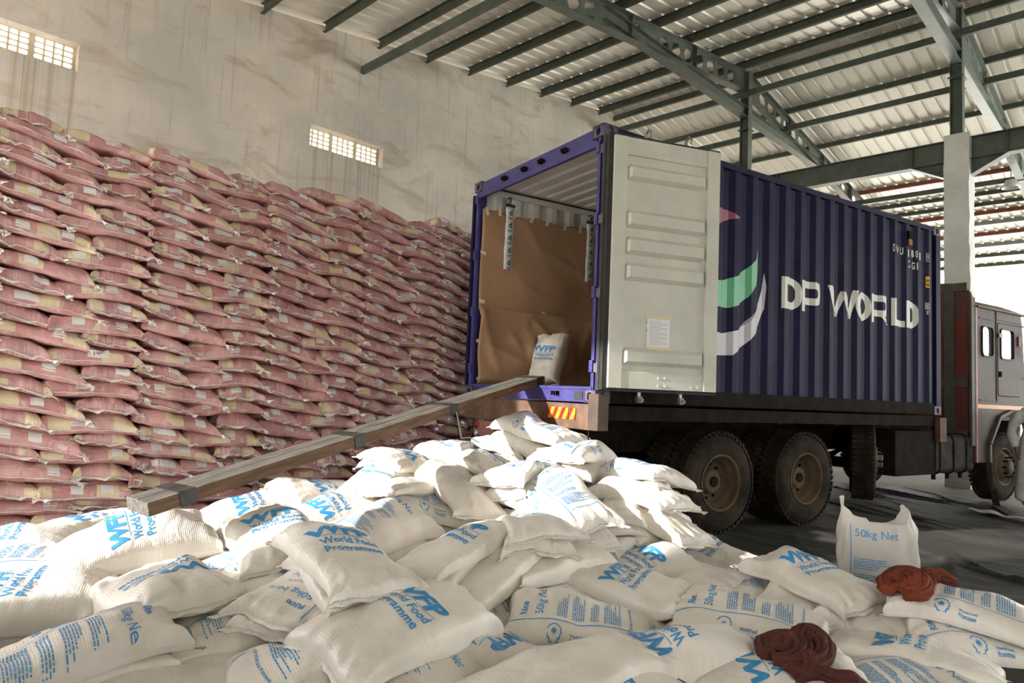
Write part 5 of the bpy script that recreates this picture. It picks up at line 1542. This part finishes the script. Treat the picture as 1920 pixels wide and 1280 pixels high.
rp = [Vector((.15, 2.64 + .004 * k, -.02 - .03 * k + .0)) for k in range(9)]
MB().tube(rp + [Vector((.10, 2.84, -.30)), Vector((.16, 2.9, -.36))], .006, 6).build('hanging_cord', mat('frayed_cord', (.35, .33, .3), rough=.8), plk)

# ------------------------------------------------------------------ sack leaning inside the container
rng_ = np.random.default_rng(21)
sk = sack(None, 0, 0, 0, .66, .46, .21, rng=rng_, flat=True, wr=1.3)
root = empty('rice_sack')
ps = [sack_mesh(sk, 'sack_body', M_SACK, root), hem(sk, 1, root, M_HEM, rng=hrng, wave=2, w=.04), hem(sk, -1, root, M_HEM, rng=hrng)]
V, F = DES_A; V = V * [.80, .86]
ps.append(mesh_obj('blue_print', on_surface(sk, V, .0022), F, M_INK, root))
th = math.radians(72)
# sack's +p points up, its printed face looks out of the container
Mr = MC @ Matrix.Translation((-1.97, .84, .153)) @ Matrix.Rotation(.35, 4, 'Z') @ Matrix(((0, -1, 0, 0), (math.cos(th), 0, -math.sin(th), 0), (math.sin(th), 0, math.cos(th), .0), (0, 0, 0, 1))) @ Matrix.Translation((.33, 0, 0))
Mr = Mr @ Matrix.Rotation(0, 4, 'X')
root.matrix_world = Mr
tag(root, 'white blue-lettered sack standing upright inside the container against the brown paper', 'sack')

# ------------------------------------------------------------------ open half-filled sack standing on the tarpaulin
def open_sack(cx, cy, yaw):
    root = empty('open_rice_sack', loc=(cx, cy, 0.012)); root.rotation_euler = (0, 0, yaw)
    tag(root, 'half-filled white sack standing open on the black tarpaulin, rim flaring into two peaks', 'sack')
    n, m = 72, 34
    def rim(a): # rim height: two peaks left and right, dips front and back
        c = math.cos(a); s = math.sin(a)
        h = .50 + .14 * abs(c) ** 3 + .02 * math.sin(3 * a)
        if c < -.25 and s < .3: h += .03
        return h
    def pt(a, z, off=0.0):
        k = z / .6
        ax = .262 - .02 * (1 - min(1, k * 2)) + .010 * math.sin(k * 5); ay = .165 * (1 - .45 * max(0, k - .55))
        if k < .1: ax -= (.1 - k) * .35; ay -= (.1 - k) * .5
        e = .78
        c, s = math.cos(a), math.sin(a)
        x = ax * abs(c) ** e * (1 if c > 0 else -1); y = ay * abs(s) ** e * (1 if s > 0 else -1)
        w = (.008 * math.sin(7 * a + 9 * k) + .006 * math.sin(13 * a - 7 * k)) * min(1, k * 1.5)
        if k > .8: x *= 1 - .35 * (k - .8) * (1 if c > 0 else .5); y += .04 * (k - .8) * 3 * math.sin(3 * a)
        if c > .3 and k > .78: x -= .16 * (k - .78)
        r = 1 + w / .2 - off / .22
        return Vector((x * r, y * r, z))
    def shell(off):
        vs = []
        for j in range(m + 1):
            for i in range(n):
                a = 2 * math.pi * i / n; z = rim(a) * j / m; vs.append(pt(a, z, off))
        fs = [(j * n + i, j * n + (i + 1) % n, (j + 1) * n + (i + 1) % n, (j + 1) * n + i) for j in range(m) for i in range(n)]
        return vs, fs
    vs, fs = shell(0); v2, f2 = shell(.004); N_ = len(vs)
    fs2 = fs + [tuple(i + N_ for i in reversed(f)) for f in f2] + [(m * n + i, m * n + (i + 1) % n, N_ + m * n + (i + 1) % n, N_ + m * n + i) for i in range(n)] + [tuple(range(n - 1, -1, -1))]
    ms = bpy.data.materials.new('translucent_woven_plastic'); ms.use_nodes = True
    nt = ms.node_tree; b = nt.nodes['Principled BSDF']; b.inputs['Base Color'].default_value = (.80, .78, .74, 1); b.inputs['Roughness'].default_value = .42
    tr = nt.nodes.new('ShaderNodeBsdfTranslucent'); tr.inputs[0].default_value = (.85, .83, .79, 1); mx = nt.nodes.new('ShaderNodeMixShader'); mx.inputs[0].default_value = .35
    nt.links.new(b.outputs[0], mx.inputs[1]); nt.links.new(tr.outputs[0], mx.inputs[2])
    tp = nt.nodes.new('ShaderNodeBsdfTransparent'); mx3 = nt.nodes.new('ShaderNodeMixShader'); mx3.inputs[0].default_value = .30
    nt.links.new(mx.outputs[0], mx3.inputs[1]); nt.links.new(tp.outputs[0], mx3.inputs[2]); nt.links.new(mx3.outputs[0], nt.nodes['Material Output'].inputs[0])
    mesh_obj('sack_skin', vs + v2, fs2, ms, root, smooth=True)
    # rice inside up to about two thirds
    zt = .37; vs = []
    for j in range(9):
        for i in range(n): vs.append(pt(2 * math.pi * i / n, .01 + (zt - .01) * j / 8, .008))
    fs = [(j * n + i, j * n + (i + 1) % n, (j + 1) * n + (i + 1) % n, (j + 1) * n + i) for j in range(8) for i in range(n)]
    vs.append((0, 0, zt + .02)); fs += [(8 * n + i, 8 * n + (i + 1) % n, 9 * n) for i in range(n)]
    o = mesh_obj('rice', vs, fs, mat('husked_rice', (.60, .48, .42), (.5, .4, .34), scale=200, rough=.8, bump=.5, bscale=300), root, smooth=True); o['kind'] = 'stuff'
    # print on the side that looks back to the camera
    P = Print2D()
    P.rect(-.192, -.187, .06, .49).text('50kg Net', -.165, .41, .075, .0004)
    rg = random.Random(9); P.lines(-.17, .25, 5, rg, dy=.017, w=.30, h=.008); P.lines(-.17, .14, 4, rg, dy=.017, w=.30, h=.008)
    V = np.array(P.v); bm = bmesh.new(); vv = [bm.verts.new((x, 0, y)) for x, y in V]
    for f in P.f:
        try: bm.faces.new([vv[i] for i in f])
        except Exception: pass
    bmesh.ops.triangulate(bm, faces=bm.faces[:])
    for k in range(-12, 13): bmesh.ops.bisect_plane(bm, geom=bm.verts[:] + bm.edges[:] + bm.faces[:], plane_co=(k * .02, 0, 0), plane_no=(1, 0, 0))
    for k in range(1, 30): bmesh.ops.bisect_plane(bm, geom=bm.verts[:] + bm.edges[:] + bm.faces[:], plane_co=(0, 0, k * .02), plane_no=(0, 0, 1))
    tab = []
    for i in range(181):
        a = math.pi + math.pi * i / 180; tab.append(a)
    for v in bm.verts:
        x, z = v.co.x, v.co.z
        xs_ = [pt(a, z)[0] for a in (math.pi + .05 + (math.pi - .1) * q / 60 for q in range(61))]
        a = math.pi + .05 + (math.pi - .1) * float(np.interp(x, xs_, np.arange(61))) / 60
        p = pt(a, z); v.co = Vector((p.x, p.y - .003, p.z))
    me = bpy.data.meshes.new('blue_print'); bm.to_mesh(me); bm.free(); me.materials.append(M_INK); link(bpy.data.objects.new('blue_print', me), root)
    return root
open_sack(-1.62, 5.62, .42)

# ------------------------------------------------------------------ crumpled cloths
CL1, CL2 = (-1.16, 2.98), (-1.13, 4.50)
def cloth(cx, cy, m, seed, label, bundles):
    """crumpled rag: gathered bundles with lengthwise folds, fused into one surface lying on the sacks"""
    rg = random.Random(seed); R2 = Vector((_r.x, _r.y, 0)); D2 = Vector((_f.x, _f.y, 0)).normalized()
    mb = MB()
    for pts, r0 in bundles:
        # smooth path
        P = [Vector((cx, cy, 0)) + R2 * a + D2 * b for a, b in pts]
        path = []
        for i in range(len(P) - 1):
            for k in range(14):
                t = k / 14; p0, p1, p2, p3 = P[max(i - 1, 0)], P[i], P[i + 1], P[min(i + 2, len(P) - 1)]
                path.append(.5 * ((2 * p1) + (p2 - p0) * t + (2 * p0 - 5 * p1 + 4 * p2 - p3) * t * t + (3 * p1 - p0 - 3 * p2 + p3) * t ** 3))
        path.append(P[-1]); n = len(path); K = 72
        hs = np.array([max(float(hfp.sample(np.array([p.x + dx]), np.array([p.y + dy]))[0]) for dx, dy in ((0, 0), (.03, 0), (-.03, 0), (0, .03), (0, -.03))) for p in path])
        for _ in range(4): hs = np.convolve(np.pad(hs, 2, 'edge'), [.1, .2, .4, .2, .1], 'valid')
        tw, f1, f2, ph = rg.uniform(1.5, 3.5) * rg.choice((-1, 1)), rg.choice((8, 9, 11)), rg.choice((15, 17, 19)), rg.uniform(0, 6)
        vs, fs = [], []
        for i, p in enumerate(path):
            s = i / (n - 1); r = r0 * (.45 + .55 * math.sin(math.pi * min(1, max(0, .08 + s * .86))) ** .6) * (1 + .15 * math.sin(9 * s + ph))
            d = (path[min(i + 1, n - 1)] - path[max(i - 1, 0)]); d.z = 0; d.normalize(); x = Vector((d.y, -d.x, 0)); c = Vector((p.x, p.y, float(hs[i]) + r * .62))
            for k in range(K):
                a = 2 * math.pi * k / K
                f = .78 + .42 * abs(math.sin(f1 * .5 * a + tw * s * 2 + ph + .5 * math.sin(7 * s))) ** .7 + .10 * math.sin(f2 * a - 3 * tw * s + ph * 2) + .07 * math.sin(19 * s + 3 * a)
                v = c + (x * math.cos(a) * 1.15 + Vector((0, 0, 1)) * math.sin(a) * .85) * r * f
                v.z = max(v.z, float(hs[i]) - .012); vs.append(v)
        for i in range(n - 1):
            for k in range(K): fs.append((i * K + k, i * K + (k + 1) % K, (i + 1) * K + (k + 1) % K, (i + 1) * K + k))
        fs += [tuple(range(K - 1, -1, -1)), tuple(range((n - 1) * K, n * K))]
        mb.add(vs, fs)
    o = mb.build('cloth', m, smooth=True)
    rm = o.modifiers.new('fuse', 'REMESH'); rm.mode = 'VOXEL'; rm.voxel_size = .0032; rm.use_smooth_shade = True
    sm = o.modifiers.new('soft', 'SMOOTH'); sm.factor = .5; sm.iterations = 1
    tag(o, label, 'cloth')
    return o
cloth(-1.24, 3.22, M_CLOTH, 4, 'crumpled maroon cloth lying on the white sacks near the bottom edge',
      [([(-.16, .0), (-.13, .09), (-.04, .11), (.0, .03), (-.07, -.05), (-.14, -.03)], .045), ([(.01, .07), (.07, .13), (.12, .06), (.07, -.04), (-.02, -.08)], .045), ([(-.04, .03), (.0, -.06), (-.06, -.12)], .042), ([(-.12, .05), (-.06, .03), (.0, .08)], .035), ([(-.10, -.06), (-.03, -.10), (.05, -.10)], .03), ([(.02, -.08), (.10, -.13), (.20, -.16), (.27, -.24)], .040)])
cloth(-1.12, 4.70, M_CLOTH2, 8, 'orange-red cloth draped over the end of a white sack by the open sack',
      [([(-.20, -.02), (-.15, .08), (-.05, .09), (.01, .0), (-.06, -.11), (-.15, -.10)], .055), ([(-.12, .0), (-.04, -.03), (-.07, -.12)], .05), ([(-.17, .02), (-.11, -.05), (-.13, -.12)], .035), ([(-.05, .05), (-.02, -.04), (-.03, -.12)], .035), ([(-.10, .06), (-.08, .0), (-.10, -.08)], .035), ([(-.06, .08), (.06, .12), (.16, .12), (.27, .08)], .045), ([(-.02, .02), (.06, .06), (.14, .08)], .045)])

# ------------------------------------------------------------------ tarpaulin, rag strip, litter
def sheet(name, poly_fn, x0, x1, y0, y1, nx, ny, zf, m, label, cat, kind=None):
    X, Y = np.meshgrid(np.linspace(x0, x1, nx), np.linspace(y0, y1, ny), indexing='ij')
    Z = zf(X, Y); I = np.arange(nx * ny).reshape(nx, ny)
    Q = np.stack([I[:-1, :-1].ravel(), I[1:, :-1].ravel(), I[1:, 1:].ravel(), I[:-1, 1:].ravel()], 1)
    cx = X.ravel()[Q].mean(1); cy = Y.ravel()[Q].mean(1); keep = poly_fn(cx, cy)
    Q = Q[keep]; used = np.unique(Q); mp_ = -np.ones(nx * ny, int); mp_[used] = np.arange(len(used))
    vs = np.stack([X, Y, Z], -1).reshape(-1, 3)[used]
    o = mesh_obj(name, vs, list(map(tuple, mp_[Q].tolist())), m, None, smooth=True)
    s_ = o.modifiers.new('thick', 'SOLIDIFY'); s_.thickness = .002; s_.offset = 1
    tag(o, label, cat, None, kind); return o
rgt = np.random.default_rng(31)
FOLDS = []
for k in range(90):
    a = rgt.normal(-.75, .35); FOLDS.append((rgt.uniform(-4.5, 3.5), rgt.uniform(3.2, 12.5), a, rgt.uniform(.012, .035), rgt.uniform(.3, 1.4), rgt.uniform(.008, .032)))
def tarp_z(X, Y):
    Z = np.full_like(X, .003)
    for cx, cy, a, w_, l_, h_ in FOLDS:
        s = (X - cx) * math.sin(a) - (Y - cy) * math.cos(a) + .05 * np.sin(((X - cx) * math.cos(a) + (Y - cy) * math.sin(a)) * 4 + cx); q = (X - cx) * math.cos(a) + (Y - cy) * math.sin(a)
        Z = Z + h_ * np.exp(-(s / w_) ** 2) * np.exp(-(q / l_) ** 2)
    return Z + .004 * (1 + np.sin(5 * X + 3 * Y) * np.sin(4 * Y - 2 * X)) * .5
def wheel_flat(X, Y):
    Z = tarp_z(X, Y)
    for y in (1.70, 3.12):
        for x in (-.17, -.5, -2.3, -1.95):
            c = MC @ Vector((x, y, 0)); d = np.hypot(X - c.x, Y - c.y); Z = np.where(d < .35, np.minimum(Z, .004 + .03 * np.clip((d - .22) / .13, 0, 1)), Z)
    return Z
def edge(cx, cy): return cy < 11.6 + .45 * np.sin(cx * 1.7) + .2 * np.sin(cx * 5) - .55 * (cx + 1)
sheet('tarpaulin', edge, -4.6, 4.5, -.6, 13.5, 230, 350, wheel_flat, M_TARP, 'creased black tarpaulin spread on the floor beside the lorry', 'tarpaulin')
def rag_z(X, Y): return .045 + .02 * np.sin(9 * X) * np.sin(7 * Y) + .012 * np.sin(23 * X + 5 * Y)
def rag_in(cx, cy):
    t = (cx + 2.05) / 1.9; c = 11.05 - .75 * t + .05 * np.sin(9 * t); return (np.abs(cy - c) < .10 + .05 * np.sin(5 * t + 1)) & (t > 0) & (t < 1)
sheet('fabric_strip', rag_in, -2.1, .0, 10, 11.4, 70, 70, rag_z, M_RAG, 'dirty pinkish fabric strip lying on the tarpaulin near the person', 'fabric strip')
mb = MB()
mb.prism([(-1.95, 12.0, .02), (-1.80, 11.9, .03), (-1.55, 11.25, .03), (-1.62, 11.05, .02), (-1.80, 11.5, .03)], (0, 0, .02)).prism([(-2.05, 12.55, .18), (-1.99, 12.55, .20), (-1.83, 11.9, .04), (-1.93, 11.95, .03)], (0, 0, .015))
o = mb.build('torn_cardboard', M_TARP); tag(o, 'torn dark scrap standing up at the edge of the tarpaulin', 'scrap')
rs = random.Random(4)
for k, (x, y) in enumerate([(-1.95, 5.35), (-.72, 6.9), (-2.2, 5.6)]):
    o = MB().prism([(x, y, .022), (x + .05, y + .012, .03), (x + .06, y + .035, .026), (x + .01, y + .03, .034)], (0, 0, .003)).build('plastic_scrap', M_FILM)
    tag(o, ['small pale plastic scrap on the tarpaulin just behind the raised sack', 'tiny pale scrap on the tarpaulin to the right of the open sack', 'small pale scrap on the tarpaulin near the rear truck wheel'][k], 'litter')

# ------------------------------------------------------------------ the person in a white coverall
def skin_mesh(name, joints, edges, m, parent, sub=2, root=0):
    me = bpy.data.meshes.new(name); me.from_pydata([j[0] for j in joints], edges, []); me.materials.append(m)
    o = link(bpy.data.objects.new(name, me), parent)
    md = o.modifiers.new('skin', 'SKIN'); md.use_smooth_shade = True; md.branch_smoothing = .6
    sv = me.skin_vertices[0].data
    for i, j in enumerate(joints):
        r_ = j[1]; sv[i].radius = r_ if isinstance(r_, tuple) else (r_, r_)
    sv[root].use_root = True
    s_ = o.modifiers.new('sub', 'SUBSURF'); s_.levels = sub; s_.render_levels = sub
    bpy.context.view_layer.update()
    me2 = bpy.data.meshes.new_from_object(o.evaluated_get(bpy.context.evaluated_depsgraph_get()))
    o.modifiers.clear(); o.data = me2; me2.name = name
    me2.polygons.foreach_set('use_smooth', [True] * len(me2.polygons))
    return o
per = empty('person', loc=(-1.47, 12.35, 0)); per.rotation_euler = (0, 0, math.radians(-60))
tag(per, 'person in a loose white coverall walking past the cab, cut off by the picture edge', 'person')
# local: +x forwards, +y to their left. walking pose, right arm hanging slightly back
J = [((0, 0, .93), .11), ((.0, 0, 1.10), .115), ((.01, 0, 1.28), (.13, .12)), ((.02, 0, 1.40), (.10, .10)), ((.05, 0, 1.47), .055), ((.09, 0, 1.53), .055),
     ((.11, 0, 1.60), (.088, .078)), ((.115, 0, 1.67), (.08, .07)),
     ((.0, .18, 1.38), .058), ((.0, .24, 1.12), .046), ((.12, .24, .90), .034), ((.15, .24, .83), (.03, .02)),
     ((.0, -.18, 1.38), .058), ((-.04, -.25, 1.12), .046), ((.02, -.26, .88), .034), ((.04, -.26, .81), (.03, .02)),
     ((.02, .10, .86), .09), ((.14, .11, .50), .062), ((.20, .11, .12), .045), ((.30, .11, .045), .035),
     ((-.02, -.10, .86), .09), ((-.03, -.11, .50), .062), ((-.16, -.11, .14), .045), ((-.06, -.11, .045), .035)]
E_ = [(0, 1), (1, 2), (2, 3), (3, 4), (4, 5), (5, 6), (6, 7), (3, 8), (8, 9), (9, 10), (10, 11), (3, 12), (12, 13), (13, 14), (14, 15), (0, 16), (16, 17), (17, 18), (18, 19), (0, 20), (20, 21), (21, 22), (22, 23)]
# fingers and thumbs grow from the palms
for base, sy in ((11, 1), (15, -1)):
    bx, by, bz = J[base][0]
    for f, (dx, ln) in enumerate(((.024, .058), (.008, .066), (-.008, .062), (-.024, .05))):
        a = len(J); J.append(((bx + dx, by, bz - .045), .0095)); J.append(((bx + dx + .010, by - .008 * sy, bz - .045 - ln * .55), .0085)); J.append(((bx + dx + .024, by - .022 * sy, bz - .045 - ln), .007))
        E_ += [(base, a), (a, a + 1), (a + 1, a + 2)]
    a = len(J); J.append(((bx + .035, by - .012 * sy, bz - .005), .011)); J.append(((bx + .055, by - .02 * sy, bz - .045), .0085)); E_ += [(base, a), (a, a + 1)]
skin_mesh('body', J, E_, M_SKIN, per, 2)
CJ = [((0, 0, .92), (.19, .17)), ((.0, 0, 1.10), (.18, .17)), ((.01, 0, 1.28), (.18, .16)), ((.02, 0, 1.42), (.13, .12)), ((.05, 0, 1.49), (.085, .085)),
      ((.0, .20, 1.38), .088), ((.0, .27, 1.13), .078), ((.10, .26, .93), .060), ((.125, .255, .87), .045),
      ((.0, -.20, 1.38), .088), ((-.05, -.28, 1.13), .078), ((.0, -.28, .93), .060), ((.02, -.275, .86), .045),
      ((.03, .11, .80), .135), ((.13, .12, .50), .12), ((.19, .12, .18), .105), ((.22, .12, .07), .095),
      ((-.02, -.11, .80), .135), ((-.04, -.12, .50), .12), ((-.14, -.12, .20), .105), ((-.12, -.12, .08), .095)]
CE = [(0, 1), (1, 2), (2, 3), (3, 4), (3, 5), (5, 6), (6, 7), (7, 8), (3, 9), (9, 10), (10, 11), (11, 12), (0, 13), (13, 14), (14, 15), (15, 16), (0, 17), (17, 18), (18, 19), (19, 20)]
cv = skin_mesh('coverall', CJ, CE, M_SUIT, per, 3)
for v in cv.data.vertices:
    x, y, z = v.co; w_ = .006 * math.sin(17 * z + 13 * y + 5 * math.sin(9 * x + 7 * y)) + .005 * math.sin(19 * x - 11 * z + 8 * y)
    v.co.x += w_; v.co.y += w_ * .6
hr = MB().lathe([(0, 1.735), (.06, 1.72), (.098, 1.67), (.108, 1.60), (.100, 1.545), (.06, 1.53)], (.095, 0, 0), 'z', 20).build('hair', M_HAIR, per, smooth=True)
for v in hr.data.vertices:
    if v.co.x > .15 and v.co.z < 1.66: v.co.x -= .07
    v.co.y *= .86
